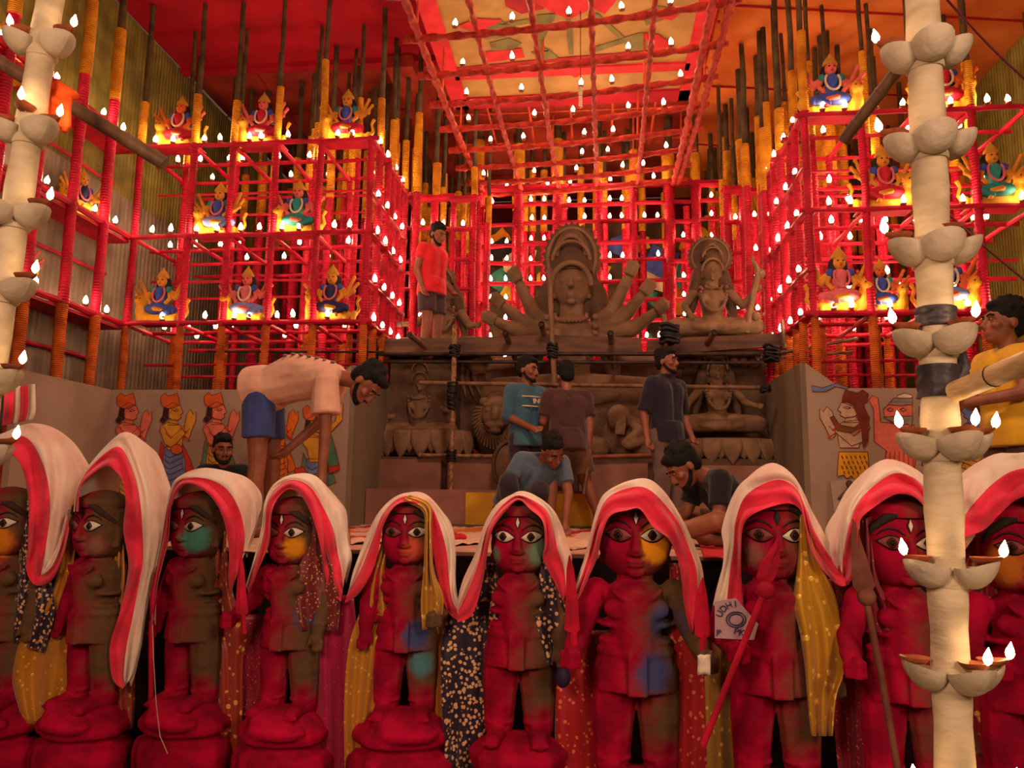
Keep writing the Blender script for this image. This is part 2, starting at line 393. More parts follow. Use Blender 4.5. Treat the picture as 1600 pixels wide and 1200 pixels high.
# --- scaffold next to the grey sheet wall
LY = 7.5
LXS = [P(px, 400, Y=LY).x for px in (207, 290, 355, 424, 492, 572)]
tl = tower('bamboo_scaffold', 'red wrapped bamboo scaffold with painted figures next to the grey sheet wall', LXS, [LY, LY+.5, LY+1.0, LY+1.5], LV, .038, True)
NM = ('lowest', 'middle', 'top')
for k, z in enumerate(LV):
    for j in range(3):
        bay_lamps(LXS, LY+.5*j, z, 'flame lamp on the %s %s of the scaffold by the grey sheet wall' % (NM[k], ('front rail', 'second rail', 'third rail')[j]), 'lamps on the %s level beside the grey sheet wall' % NM[k], .9 if j == 0 else .75, j < 2)
# side of that scaffold, running back
sx = LXS[-1]
for k in range(1, 6):
    y = LY+.28*k
    post(tl, sx+.02, y, ST, LV[2], [(LV[0]-.02, 3), (LV[2]+.03, 0)]+([(LV[2]+R_.uniform(.4, .8), 1), (CEIL, 2)] if k % 2 else []), .04)
for z in LV+[LV[0]+.42, LV[1]+.42]:
    rail(tl, (sx+.03, LY, z), (sx+.03, LY+1.45, z), .03, 'cross_rail')
    for k in range(4):
        lamp((sx+.05, LY+.2+.34*k, z+.03), 'flame lamp on the %s side rail running back from the grey wall scaffold' % ('lowest', 'middle', 'top', 'second', 'fourth')[(LVL+[LVL[0]+.42, LVL[1]+.42]).index(z)], 'lamps along the side of the scaffold')
# wing running towards the viewer along the wall
wing_x = LXS[0]-.03
tw = thing('bamboo_scaffold', 'red wrapped scaffold wing running along the grey sheet wall towards the viewer', 'scaffold', (wing_x, 6, ST))
wys = [LY-.48*k for k in range(1, 8)]
for j, y in enumerate(wys):
    post(tw, wing_x, y, ST, LV[2], [(LV[0]-.02, 3), (LV[2]+.3, 0)]+([(LV[2]+1.1, 1), (CEIL, 2)]), .05)
    post(tw, wing_x-.45, y+.2, ST, LV[2], [(LV[2]+.15, 0), (LV[2]+.9, 1), (CEIL, 2)], .04)
    for z in LV:
        rail(tw, (wing_x, y, z), (wing_x-.5, y+.1, z), .026, 'cross_rail')
for z in LV:
    rail(tw, (wing_x, LY, z), (wing_x, wys[-1], z), .034, 'rail'); rail(tw, (wing_x-.4, LY, z-.05), (wing_x-.4, wys[-1], z-.05), .03, 'rail')
    slab('shelf_board', wing_x-.42, wing_x-.02, wys[-1], LY, z-.06, z-.035, REDR, tw)
    rail(tw, (wing_x-.3, LY, z-.38), (wing_x-.3, wys[-1], z-.38), .02, 'rail')
    for k in range(8):
        lamp((wing_x+.0, LY-.3-.34*k, z+.034), 'flame lamp on the %s long rail of the scaffold wing by the grey sheet wall' % NM[LVL.index(z)], 'lamps on the scaffold wing')
# --- scaffold next to the green cloth wall
RY = 7.1
RXS = [P(px, 400, Y=RY).x for px in (1268, 1358, 1445, 1535, 1625)]
trr = tower('bamboo_scaffold', 'red wrapped bamboo scaffold with painted figures next to the green cloth wall', RXS, [RY, RY+.5, RY+1.0, RY+1.5], LVR, .038, True)
for k, z in enumerate(LVR):
    for j in range(3):
        bay_lamps(RXS, RY+.5*j, z, 'flame lamp on the %s %s of the scaffold by the green cloth wall' % (NM[k], ('front rail', 'second rail', 'third rail')[j]), 'lamps on the %s level beside the green cloth wall' % NM[k], .9 if j == 0 else .8, True)
for z in (LVR[0]+.45, LVR[1]+.42):
    for j in (1, 2):
        rail(trr, (RXS[0], RY+.5*j, z), (RXS[-1], RY+.5*j, z), .022)
        bay_lamps(RXS, RY+.5*j, z, 'flame lamp on a thin middle rail of the scaffold next to the green cloth wall', 'lamps on the thin rails beside the green cloth wall', .6, True)
sx = RXS[0]
for k in range(1, 7):
    y = RY+.28*k
    post(trr, sx-.02, y, ST, LVR[2], [(LVR[0]-.02, 3), (LVR[2]+.03, 0)]+([(LVR[2]+R_.uniform(.5, .9), 1), (CEIL, 2)] if k % 2 else []), .04)
for z in LVR+[LVR[0]+.42, LVR[1]+.42]:
    rail(trr, (sx-.03, RY, z), (sx-.03, RY+1.75, z), .03, 'cross_rail')
    for k in range(4):
        lamp((sx-.05, RY+.25+.38*k, z+.03), 'flame lamp on the %s side rail running back from the green wall scaffold' % ('lowest', 'middle', 'top', 'second', 'fourth')[(LVR+[LVR[0]+.42, LVR[1]+.42]).index(z)], 'lamps along the side of the scaffold')
# --- frames behind the idols
def frame(name, label, xs, y, ztop, dz, lab, grp, prob, z0=EYE+.2, thick=.05, tall=True, orange=True, deep=0):
    t = thing(name, label, 'scaffold', (sum(xs)/len(xs), y, ST)); zs = []
    z = ztop
    while z > z0: zs.append(z); z -= dz*R_.uniform(.9, 1.1)
    for i, x in enumerate(xs):
        seg = [(LV[0]-.35, 3 if orange else 0), (ztop+.03, 0)]
        if tall and R_.random() < .8: seg += [(ztop+R_.uniform(.4, .8), 1), (CEIL-.03, 2)]
        post(t, x, y, ST, 0, seg, thick*R_.uniform(.75, 1.25), lean=.03)
        if deep:
            for q in range(1, deep+1):
                seg = [(ztop-.2*q, 0)]
                if R_.random() < .6: seg += [(ztop+.3, 1), (CEIL-.03, 2)]
                post(t, x+R_.uniform(-.12, .12), y+.35*q, ST, 0, seg, thick*.7)
    for n, z in enumerate(zs):
        for a, b in zip(xs[:-1], xs[1:]):
            dzz = R_.uniform(-.02, .02)
            rail(t, (a, y-.02, z+dzz), (b, y-.02, z+dzz), .030 if n else .055, 'rung', over=.03)
            if n and R_.random() < prob:
                w = b-a
                for u in ((.32, .68) if w > .4 else (.5,)):
                    if R_.random() < .85: lamp((lerp(a, b, u), y-.025, z+dzz+.02), lab % ORD[min(n, 14)], grp)
    for x in xs: knob(t, (x, y, ztop), thick*1.3)
    return t
CY = 10.5
CXS = [P(px, 400, Y=CY).x for px in (748, 812, 868, 935, 990, 1046, 1090, 1136)]
cfr = frame('bamboo_scaffold', 'red wrapped ladder frame standing right behind the many armed clay idol', CXS, CY, EYE+4.38, .28, 'flame lamp on the %s rung of the ladder frame behind the many armed idol', 'lamps on the ladder frame behind the idols', .8, z0=EYE+1.2, deep=3, thick=.066)
MY = 9.35
LMX = [P(px, 400, Y=MY).x for px in (612, 645, 676, 706, 740)]
frame('bamboo_scaffold', 'red wrapped frame behind the worker in the red shirt', LMX, MY, EYE+3.79, .4, 'flame lamp on the %s rung of the frame behind the worker in red', 'lamps on the frame behind the worker in red', .75, z0=EYE+1.0, deep=2)
RMX = [P(px, 400, Y=MY).x for px in (1136, 1165, 1196, 1226, 1258)]
frame('bamboo_scaffold', 'red wrapped frame behind the idol with the stringed staff', RMX, MY, EYE+3.79, .38, 'flame lamp on the %s rung of the frame behind the idol with the staff', 'lamps on the frame behind the idol with the staff', .75, z0=EYE+1.0, deep=2)
# free standing tall bamboo, yellow wrapped below and bare above
pf = {}
for side, (xa, xb) in (('grey sheet wall', (-5.0, -1.75)), ('green cloth wall', (1.75, 4.85))):
    for k in range(46):
        x = R_.uniform(xa, xb); y = R_.uniform(8.3, 12.9)
        zt = LV[2]+R_.uniform(.35, 1.0)
        t = tl if side[0:4] == 'grey' else trr
        post(t, x, y, ST, 0, [(LV[2]-R_.uniform(.05, .3), 0), (zt, 1), (CEIL-.03, 2)], .045, 'tall_pole')
for x in (-.9, -.7, -.15, .1, .55, .8):
    post(cfr, x, 11.3+.3*R_.uniform(-.4, .6), ST, 0, [(LV[2]+.3, 0), (LV[2]+1.3, 1), (CEIL-.03, 2)], .05, 'tall_pole')
# painted boards seen through the frame
bk = thing('painted_backdrop', 'patchwork backdrop painted orange, blue and green behind the red ladder frame', 'backdrop', (0, 11.9, ST))
slab('board', -1.75, 3.0, 11.9, 11.95, EYE+.6, EYE+4.35, M('painted tan board', '#5c4026', .8, '#42301e', 3), bk)
bc = [M('backdrop orange', '#e08a1a', .8), M('backdrop blue', '#4a5da8', .8), M('backdrop green', '#3f8a72', .8), M('backdrop cream', '#d8bd92', .8), M('backdrop black', '#241a18', .8), M('backdrop yellow', '#d8a82a', .8)]
for k in range(120):
    x = R_.uniform(-1.6, 2.8); z = R_.uniform(EYE+.8, EYE+4.2); r = R_.uniform(.10, .3); c = R_.choice(bc); n = 9
    pts = [(x+math.cos(6.283*i/n)*r*R_.uniform(.6, 1.2), 11.895-.0012*k, z+math.sin(6.283*i/n)*r*R_.uniform(.6, 1.3)) for i in range(n)]
    MB().prism(pts, (0, .0008, 0)).build('painted_patch', c, bk, smooth=False)

# ================================================================ ROPE LATTICE
ROPE = M('orange red rope wrap', '#b83220', .65, '#8e1e12', 14, .4, 50)
LZ = EYE+4.35
def rope(par, a, b, r=.034, name='rung', m=None, step=.035, tw=.9, mi=0):
    a, b = Vector(a), Vector(b); n = max(4, int((b-a).length/step)); sag = .015*(b-a).length
    pts = [a.lerp(b, k/n)-Vector((0, 0, sag*math.sin(math.pi*k/n))) for k in range(n+1)]
    return MB().tube(pts, r, 8, twist=(.22, tw)).build(name, m or ROPE, par)
lat = thing('rope_lattice', 'hanging lattice of rope wrapped bamboo carrying small flame lamps under the ceiling', 'lattice', (-.3, 8.3, LZ))
XR = [-1.62, -1.06, -.52, .02, .58, 1.08]
for i, x in enumerate(XR):
    rope(lat, (x-.02, 5.6, LZ+.02), (x+.08, 10.45, LZ), .036 if i in (0, 5) else .028, 'long_rail')
rope(lat, (1.26, 5.6, LZ+.05), (1.22, 10.45, LZ+.0), .034, 'long_rail')
LYS = [5.9, 6.55, 7.2, 7.8, 8.38, 8.95, 9.48, 9.98, 10.42]
for y in LYS:
    rope(lat, (-1.78, y+.12, LZ-.03), (1.34, y-.12, LZ+.03), .034, 'rung')
    MB().ell((-1.66, y+.11, LZ-.03), (.06, .05, .05), nu=8, nv=5).build('lashing', ROPE, lat)
    for x in (-1.33, -.75, -.2, .35, .85):
        if y > 6 and R_.random() < .8: lamp((x+R_.uniform(-.15, .15), y+.1-(x+1.7)*.078, LZ+.03), 'flame lamp on the %s rung of the rope lattice counted from the ladder frame' % ('first',*ORD[1:])[len(LYS)-1-LYS.index(y)], 'lamps in the rope lattice')
# second, thinner grid above and its hangers
ROPT = M('thin orange cord', '#c8481f', .7, '#a03012', 12, .3)
for x in (-1.9, -1.35, -.8, -.25, .3, .85, 1.35):
    MB().tube([(x, 6.0, LZ+.75), (x, 10.6, LZ+.7)], .018, 6).build('upper_rail', ROPT, lat)
for y in (6.9, 7.8, 8.7, 9.6, 10.5): MB().tube([(-1.95, y, LZ+.73), (1.4, y, LZ+.73)], .018, 6).build('upper_rung', ROPT, lat)
for x in (-1.62, -.52, .58, 1.22):
    for y in (6.55, 7.8, 8.95, 9.98): MB().tube([(x, y, LZ), (x+.02, y, CEIL)], .013, 6).build('hanger', ROPT, lat)
# spiral bulb hanging in the lattice
bp = P(907, 150, Y=7.3)
bu = thing('spiral_bulb', 'unlit white spiral bulb hanging from the rope lattice', 'bulb', bp)
MB().lathe([(.012, .10), (.02, .09), (.022, .03), (.017, .0)], tuple(bp), 12).build('socket', WHITEP, bu)
MB().tube([bp+Vector((.014*math.cos(k*.55), .014*math.sin(k*.55), -.002*k)) for k in range(62)], .0065, 6).build('spiral_tube', M('bulb glass', '#e8d2c0', .25, bmp=0), bu)
MB().tube([bp+Vector((0, 0, .1)), bp+Vector((0, 0, 1.0))], .004, 5).build('cord', TAPE, bu)

# the 300 nearest lamps stay single objects; the farthest, smallest ones become one mass
LAMPS.sort(key=lambda o: (o.location-CO).length)
far = MB()
for o in LAMPS[300:]:
    Mx = Matrix.LocRotScale(o.location, o.rotation_euler, o.scale)
    far.add([Mx @ v.co for v in LAMP_ME.vertices], [list(p.vertices) for p in LAMP_ME.polygons]); far.m[-len(LAMP_ME.polygons):] = [p.material_index for p in LAMP_ME.polygons]
    bpy.data.objects.remove(o)
if far.v: tag(far.build('distant_flame_lamps', [FLAME, TERRA]), 'many small flame lamps on the farthest rungs behind the clay idols', 'lamps', None, 'stuff')
# ================================================================ LAMP PILLARS
fl = MB().lathe([(.003, 0), (.012, .01), (.016, .022), (.013, .036), (.006, .052), (.001, .064)], seg=12)
FL_ME = fl.mesh('flame', FLAMEB)
def diya(p, ang, label, group, lit=True, s=1.0):
    """clay oil lamp whose spout points along ang"""
    t = thing('oil_lamp', label, 'lamp', p, group)
    t.rotation_euler = (0, 0, ang); t.scale = (s, s, s); t['moved'] = 1
    d = MB(); n = 18; rows = []
    for (r, z) in ((.006, 0), (.03, .002), (.043, .016), (.047, .024), (.042, .023), (.03, .012), (.004, .009)):
        rows.append([Vector((math.cos(6.2832*k/n)*r*(1+.45*max(0, math.cos(6.2832*k/n))**6), math.sin(6.2832*k/n)*r, z+.006*max(0, math.cos(6.2832*k/n))**4*(r/.047))) for k in range(n+1)])
    d.grid(rows).build('dish', TERRA, t)
    MB().tube([(.02, 0, .012), (.045, 0, .022), (.062, 0, .03)], .004, 6).build('wick', WHITEP, t)
    if lit:
        o = link('flame', FL_ME, t); o.location = (.062, 0, .026); o.rotation_euler = (0, .15, 0)
    return t
def pillar(label, top, bot, Y, clusters, diam=.094, where=''):
    A, B = P(*top, Y=Y), P(*bot, Y=Y)
    t = thing('lamp_pillar', label, 'pillar', B, 'white lotus lamp pillars'); L = (B-A)
    n = 40; pts = []; rad = []
    for k in range(n+1):
        p = A.lerp(B, k/n); pts.append(p); rad.append(diam/2*(1+.05*math.sin(k*1.7)+R_.uniform(-.015, .015)))
    MB().tube(pts, rad, 20).build('shaft', WHITEP, t)
    for ci, (py, petals, lamps) in enumerate(clusters):
        f = (py-top[1])/(bot[1]-top[1]); c = P(lerp(top[0], bot[0], f), py, Y=Y)
        MB().lathe([(diam*.52, -.055), (diam*.58, -.045), (diam*.56, -.03), (diam*.51, -.02)], tuple(c), 20).build('collar', WHITEP, t)
        for a in petals:
            ar = math.radians(a); d = Vector((math.cos(ar), math.sin(ar), 0)); sd = Vector((-d.y, d.x, 0)); m = MB(); rows = []
            nu, nv = 13, 9
            # petal cup: a rounded bowl growing out of the shaft, hollow on top
            K = .72
            for v in range(10):
                th = math.pi/2*v/9; rows.append([c+d*(.060+K*.09*math.sin(th)*math.cos(f_)*(1.0 if math.cos(f_) > 0 else .6))+sd*(K*.082*math.sin(th)*math.sin(f_))+Vector((0, 0, K*(-.075*math.cos(th)+.03*max(0, math.cos(f_))*math.sin(th)**2))) for f_ in [2*math.pi*i/18 for i in range(19)]])
            for v in range(1, 5):
                q_ = 1-.22*v; rows.append([c+d*(.060+K*.082*q_*math.cos(f_)*(1.0 if math.cos(f_) > 0 else .6))+sd*(K*.074*q_*math.sin(f_))+Vector((0, 0, K*(-.012*v+.026*max(0, math.cos(f_))*q_))) for f_ in [2*math.pi*i/18 for i in range(19)]])
            m.grid(rows); m.build('petal', PETALM, t)
        for li, spec in enumerate(lamps):
            a, out, dz, lit = spec
            ar = math.radians(a); d = Vector((math.cos(ar), math.sin(ar), 0))
            diya(c+d*out*.72+Vector((0, 0, dz*.4)), ar, '%s clay oil lamp, %s petal ring of the %s pillar, %s side' % ('burning' if lit else 'unlit', ('topmost', 'second', 'third', 'fourth', 'fifth', 'sixth', 'seventh', 'eighth')[ci], where, 'grey wall' if math.cos(ar) < -.4 else 'green wall' if math.cos(ar) > .55 else 'front'), 'oil lamps in the petal cups', lit, .70)
    return t
# angles: 180 = towards the grey sheet wall, 270 = towards the viewer, 0 = towards the green wall
rp = pillar('white paper wrapped lotus pillar with black cloth bands, nearest the man in yellow', (1438, -70), (1496, 1290), 2.2,
  [(85, (185, 265, 340), [(185, .13, .045, True)]), (225, (185, 262, 345), [(185, .13, .045, True)]), (388, (190, 268, 345), [(190, .13, .05, True), (330, .05, .10, False)]),
   (530, (195, 285), [(195, .12, .05, True), (300, .1, .05, True)]), (690, (195, 285, 345), [(200, .12, .04, True), (290, .10, .04, True), (345, .12, .04, True)]),
   (885, (205, 320), [(200, .12, .03, True), (330, .12, .03, True)]), (1045, (190, 290, 350), [(185, .12, .03, False), (295, .09, .03, True), (350, .13, .035, True)]), (1235, (200, 320), [(210, .14, .05, True), (330, .12, .05, True)])], where='black banded')
lp = pillar('white paper wrapped lotus pillar with an orange cloth knot by the grey sheet wall', (90, -70), (-130, 1290), 2.3,
  [(70, (215, 345), [(210, .08, .06, True), (345, .13, .05, True)]), (205, (215, 335), [(200, .1, .05, True), (350, .11, .05, True), (290, .07, .12, True)]), (335, (205, 260, 350), [(200, .1, .05, True), (350, .13, .05, True)]),
   (450, (215, 345), [(345, .13, .05, True)]), (590, (215, 345), [(345, .14, .05, True)]), (705, (350,), [(350, .15, .05, True)]), (940, (350,), [(350, .16, .05, True)])], diam=.088, where='orange knotted')
# black cloth bands and the bamboo lashed to the pillar
BCL = M('dark plastic cloth', '#3a3238', .5, '#241f24', 10, .6, 20)
A, B = P(1438, -70, Y=2.2), P(1496, 1290, Y=2.2)
def pl_at(py): return P(lerp(1438, 1496, (py+70)/1360), py, Y=2.2)
def band(y0, y1, w, label):
    o = MB().tube([pl_at(lerp(y0, y1, k/6)) for k in range(7)], [.050+.003*math.sin(k*2.3)+w for k in range(7)], 22, rough=.04).build('cloth_band', BCL)
    return tag(o, label, 'cloth')
band(482, 512, .002, 'narrow dark plastic band wound round the pillar above its fourth petals')
band(572, 622, .004, 'wide dark plastic band tying the thick bamboo to the pillar')
cl = MB()
for k in range(4): cl.tube([pl_at(555)+Vector((.035, -.02, .0)), P(1498, 545+6*k, Y=2.2), P(1508, 575+9*k, Y=2.19), P(1492, 606, Y=2.18)], [.012, .016, .013, .012], 8, rough=.3)
tag(cl.build('cloth_knot', BCL), 'dark plastic strip looped from pillar to thick bamboo', 'cloth')
tb = MB(); a = P(1492, 612, Y=2.12); b = P(1680, 535, Y=1.75)
tb.tube([a.lerp(b, k/10) for k in range(11)], [.027]*11, 16)
o = thing('bamboo_pole', 'thick pale bamboo lashed to the pillar in front of the man in yellow', 'bamboo', a)
tb.build('culm', M('pale bamboo', '#c9aa78', .5, '#a98b5c', 10, .4, 20, stretch=(1, 1, 3)), o)
q = a.lerp(b, .36); MB().tube([q-(b-a)*.004, q+(b-a)*.004], .0285, 16).build('node', TAPE, o)
def pole(label, p0, p1, r, m, name='bamboo_pole', nodes=3):
    o = thing(name, label, 'bamboo', p0); n = 12
    MB().tube([p0.lerp(p1, k/n) for k in range(n+1)], [r*R_.uniform(.93, 1.07) for k in range(n+1)], 10).build('culm', m, o)
    for k in range(nodes):
        c = p0.lerp(p1, (k+.6)/(nodes+.2)); d = (p1-p0).normalized()
        MB().tube([c-d*.008, c, c+d*.008], [r*1.02, r*1.14, r*1.02], 10).build('node', m, o)
    return o
pole('bare bamboo crossing behind the pillar with the orange knot', P(-60, 60, Y=2.5), P(258, 256, Y=2.75), .027, BAM)
pole('brown bamboo strut leaning off the pillar with black bands', P(1440, 60, Y=2.3), P(1316, 222, Y=2.5), .019, BAM)
kn = MB()
for k in range(9):
    u = k/8; kn.tube([P(lerp(70, 112, u), 140+6*math.sin(k), Y=2.36), P(lerp(76, 108, u), 165, Y=2.34), P(lerp(70, 106, u), 202+5*math.sin(k*2), Y=2.35)], [.010, .009, .013], 6)
kn.tube([P(66, 142, Y=2.36), P(90, 132, Y=2.36), P(118, 150, Y=2.36), P(96, 162, Y=2.33), P(66, 150, Y=2.36)], .017, 8)
tag(remesh(kn, 'orange_cloth', M('orange marigold cloth', '#ea5a14', .7, '#c84408', 14, .5, 40), vox=.005, smooth=2), 'orange cloth knotted round the crossing bamboo', 'cloth')
for pts, lab in (([(1465, 318), (1510, 360), (1550, 395), (1610, 445)], 'red wire sagging past the pillar towards the green wall'), ([(1480, 0), (1530, 55), (1570, 95), (1610, 132)], 'thin wire hanging under the orange ceiling')):
    pp = cat_interp([tuple(P(x, y, Y=3.0)) for x, y in pts], 14)
    tag(MB().tube(pp, .005, 6).build('wire', M('dark red wire', '#5a1418', .5), None), lab, 'wire')
# hanging red and white towel by the left pillar
def sheet(name, label, rows_px, Ys, m, folds=4, amp=.015, solid=.004, mfn=None, cat='cloth', group=None, n=24, parent=None):
    """cloth hung between left and right outlines: rows of (xl, yl, xr, yr)"""
    rr = cat_interp(rows_px, max(10, 4*len(rows_px))); rows = []; ph = R_.uniform(0, 6)
    for j, (xl, yl, xr, yr) in enumerate(rr):
        row = []
        for i in range(n+1):
            u = i/n; Y = Ys+amp*math.sin(u*folds*6.283+ph+.25*math.sin(j*.35))*(.4+.6*j/len(rr))+amp*.5*math.sin(u*11+j*.2)
            row.append(P(lerp(xl, xr, u), lerp(yl, yr, u), Y=Y))
        rows.append(row)
    o = MB().grid(rows, mfn=mfn).build(name, m, parent, solid=solid)
    if parent is None: tag(o, label, cat, group)
    return o
GRED = M('red gamcha border', '#e42c4c', .85, '#c81c3c', 7, .4, 40, sheen=.3); GWHT = M('white gamcha cotton', '#e0d0bc', .9, '#d4ae9e', 5, .9, 20, sheen=.3, stretch=(1, 1, .5))
sheet('towel', 'red and white towel hanging under the petals of the orange knotted pillar', [(8, 606, 54, 600), (6, 640, 55, 640), (4, 665, 50, 655)], 2.5, [GRED, GWHT], mfn=lambda i, j: 1 if 8 < i < 12 or i > 18 else 0)

# ================================================================ FRONT ROW OF STATUES
def powder(name, patches, body):
    """clay smeared with red powder; patches = [(colour, centre, radius, softness)] of other powders, in the statue's own metres"""
    m, t, b = nt(name); v = coord(t, 'Object')
    sx = t.nodes.new('ShaderNodeSeparateXYZ'); t.links.new(v, sx.inputs[0])
    n1 = noi(t, v, 7, 4); n2 = noi(t, v, 26, 5)
    clay = mixc(t, n2, lin('#6b5038'), lin('#4d3826'))
    red = mixc(t, ramp(t, n1, .3, .7), lin('#b00a36'), lin('#7e0a28'))
    # powder was thrown from one side: thick on that side, thin on the other
    k = math_(t, 'ADD', math_(t, 'MULTIPLY', sx.outputs[0], -4.2), math_(t, 'MULTIPLY', n1, 1.5))
    k = math_(t, 'ADD', k, math_(t, 'MULTIPLY', n2, .5))
    f = ramp(t, k, .48+body, 1.25+body)
    f = math_(t, 'MAXIMUM', f, ramp(t, math_(t, 'SUBTRACT', math_(t, 'MULTIPLY', n1, .4), sx.outputs[2]), .0, .14))
    c = mixc(t, f, clay, red)
    for (h, ce, r, so) in patches:
        vd = t.nodes.new('ShaderNodeVectorMath'); vd.operation = 'DISTANCE'; vd.inputs[1].default_value = ce; t.links.new(v, vd.inputs[0])
        d = math_(t, 'ADD', vd.outputs['Value'], math_(t, 'MULTIPLY', n2, .05))
        c = mixc(t, math_(t, 'SUBTRACT', 1.0, ramp(t, d, r, r+so)), c, lin(h))
    t.links.new(c, b.inputs['Base Color']); b.inputs['Roughness'].default_value = .95; b.inputs['Specular IOR Level'].default_value = .1
    bump(t, b, math_(t, 'ADD', n1, n2), .45, .012); return m
EYEW = M('painted eye white', '#e6d8c4', .6, bmp=0); EYEB = M('painted eye black', '#1c1210', .6, bmp=0); EYED = M('dusty red eye white', '#8e4a44', .8, '#7a2c34', 30, 0); EYEI = M('painted iris brown', '#4a2e20', .5, bmp=0)
HAIRP = M('painted dark hair band', '#3c2c24', .85, '#2a1e1a')
# face surface of the doll-like head, local: x right, -y forward
def head_y(x, z, round_=False):
    zc_, a, c_, b_ = .93, .134, .172, .125
    w = a*(1-.10*max(0, (zc_-z)/c_)**2) if not round_ else a*1.12*(1-.1*max(0, (zc_-z)/c_)**2)
    n = 3.2 if not round_ else 2.3
    q = 1-min(1, abs(x/w))**n-min(1, abs((z-zc_)/c_))**n
    return -b_*max(q, 0)**(1/n)*.95
def statue(k, cx, chin, eyey, fw, Ys, yaw, label, patches, arms, round_=False, ped='mound'):
    s = fw/(FPX/Ys)/.25*1.02
    c = P(cx, chin, Y=Ys); base = Vector((c.x, Ys, c.z-.78*s))
    t = thing('clay_statue', label, 'statue', base, 'powder smeared statues standing in front of the stage')
    t.rotation_euler = (0, 0, math.radians(yaw)); t.scale = (s, s, s); t['moved'] = 1
    mt = powder('powdered clay %d' % k, patches, 0)
    # head
    h = MB(); rows = []; nu, nv = 40, 30
    zc_, a, c_, b_ = .93, .134, .172, .125
    n = 3.2 if not round_ else 2.3
    for j in range(nv+1):
        ph = -math.pi/2+math.pi*j/nv; row = []
        for i in range(nu+1):
            th = 2*math.pi*i/nu
            def sg(x): return math.copysign(abs(x)**(2/n), x)
            z = zc_+c_*sg(math.sin(ph)); tp = 1-.10*max(0, (zc_-z)/c_)**2 if not round_ else 1.12*(1-.1*max(0, (zc_-z)/c_)**2)
            row.append(Vector((a*tp*sg(math.cos(ph))*sg(math.cos(th)), b_*sg(math.cos(ph))*sg(math.sin(th))*.95, z)))
        rows.append(row)
    h.grid(rows)
    fy = lambda x, z: head_y(x, z, round_)
    # nose, lips, chin, ears
    h.tube([(0, fy(0, .955)-.0, .955), (0, fy(0, .91)-.012, .91), (0, fy(0, .872)-.024, .868)], [.011, .017, .024], 10)
    h.ell((0, fy(0, .866)-.01, .866), (.034, .022, .016))
    h.ell((0, fy(0, .832)-.002, .834), (.036, .014, .010)); h.ell((0, fy(0, .818), .818), (.032, .014, .011))
    h.ell((0, fy(0, .79), .79), (.035, .02, .022))
    for sgn in (-1, 1): h.ell((sgn*.125, .01, .89), (.018, .03, .05)); h.ell((sgn*.125, 0, .835), (.02, .02, .02))
    remesh(h, 'head', mt, t, vox=.006, smooth=2)
    # crown and hair band
    cr = MB().lathe([(.132, 1.03), (.14, 1.05), (.135, 1.075), (.105, 1.09), (.07, 1.11), (.03, 1.12), (.01, 1.123)], seg=24)
    cr.build('crown', mt, t)
    hb = MB()
    for sgn in (-1, 1):
        hb.tube([(sgn*x, fy(min(x, .115), z)-.006 if x < .125 else -.02, z) for x, z in ((0, 1.035), (.04, 1.045), (.08, 1.03), (.118, 1.0), (.132, .95))], [.012, .017, .018, .016, .01], 8)
    hb.build('hair_band', HAIRP, t)
    # eyes: almond white, iris, pupil, lid line, brow; third eye
    for sgn in (-1, 1):
        ex, ez = sgn*.066, .935
        def fan(name, w, hh, m, lift, x0=ex, z0=ez, tilt=.10):
            mm = MB(); n2 = 20; ring = []
            for i in range(n2):
                q = 2*math.pi*i/n2; u = math.cos(q); x = x0+u*w; z = z0+math.sin(q)*hh*(1-abs(u)**2.2*.75)+sgn*u*tilt*w
                ring.append(Vector((x, fy(x, z)-lift, z)))
            mm.v = [tuple(p) for p in ring]+[(x0, fy(x0, z0)-lift*1.6, z0)]
            mm.f = [[i, (i+1) % n2, n2] for i in range(n2)]; mm.m = [0]*n2
            return mm.build(name, m, t, solid=.002)
        fan('eye_outline', .054, .029, EYEB, .003); e = fan('eye_white', .049, .024, EYEW if sgn > 0 or k in (6,) else EYED, .005)
        fan('iris', .019, .021, EYEI, .008, x0=ex-.004, tilt=0); fan('pupil', .009, .011, EYEB, .011, x0=ex-.004, tilt=0)
        MB().tube([(sgn*x, fy(sgn*x, z)-.003, z) for x, z in ((.018, .962), (.045, .982), (.075, .99), (.1, .98), (.116, .962))], [.002, .004, .0045, .004, .002], 6).build('eyebrow', EYEB, t)
    te = MB()
    for w, hh, l in ((.013, .030, .004),):
        te.prism([(0, fy(0, 1.0)-l, 1.03), (w, fy(w, 1.0)-l, 1.0), (0, fy(0, 1.0)-l, .97), (-w, fy(w, 1.0)-l, 1.0)], (0, -.004, 0))
    te.build('forehead_mark', EYEB, t, smooth=False)
    MB().prism([(0, fy(0, 1.0)-.008, 1.024), (.008, fy(0, 1.0)-.008, 1.0), (0, fy(0, 1.0)-.008, .976), (-.008, fy(0, 1.0)-.008, 1.0)], (0, -.003, 0)).build('forehead_mark', EYEW if k not in (2, 8) else HAIRP, t, smooth=False)
    # body, fused
    b = MB()
    b.tube([(0, .01, .70), (0, .0, .80)], [.07, .066], 14)
    b.tube([(0, .01, z) for z in (.755, .745, .72, .66, .60, .55, .51, .47, .45)], [.05, .105, .14, .146, .135, .128, .128, .132, .12], 18, ell=.72)
    b.ell((-.06, -.075, .65), (.06, .038, .045)); b.ell((.06, -.075, .65), (.06, .038, .045))
    for z, r in ((.585, .132), (.52, .130)): b.lathe([(r, -.012), (r+.008, 0), (r, .012)], (0, .01, z), 20, sy=.74)
    b.lathe([(.128, .0), (.14, -.03), (.148, -.09), (.152, -.15), (.15, -.155), (.05, -.155)], (0, .01, .49), 24, sy=.78, fn=lambda th, z: 1+.025*math.sin(9*th))
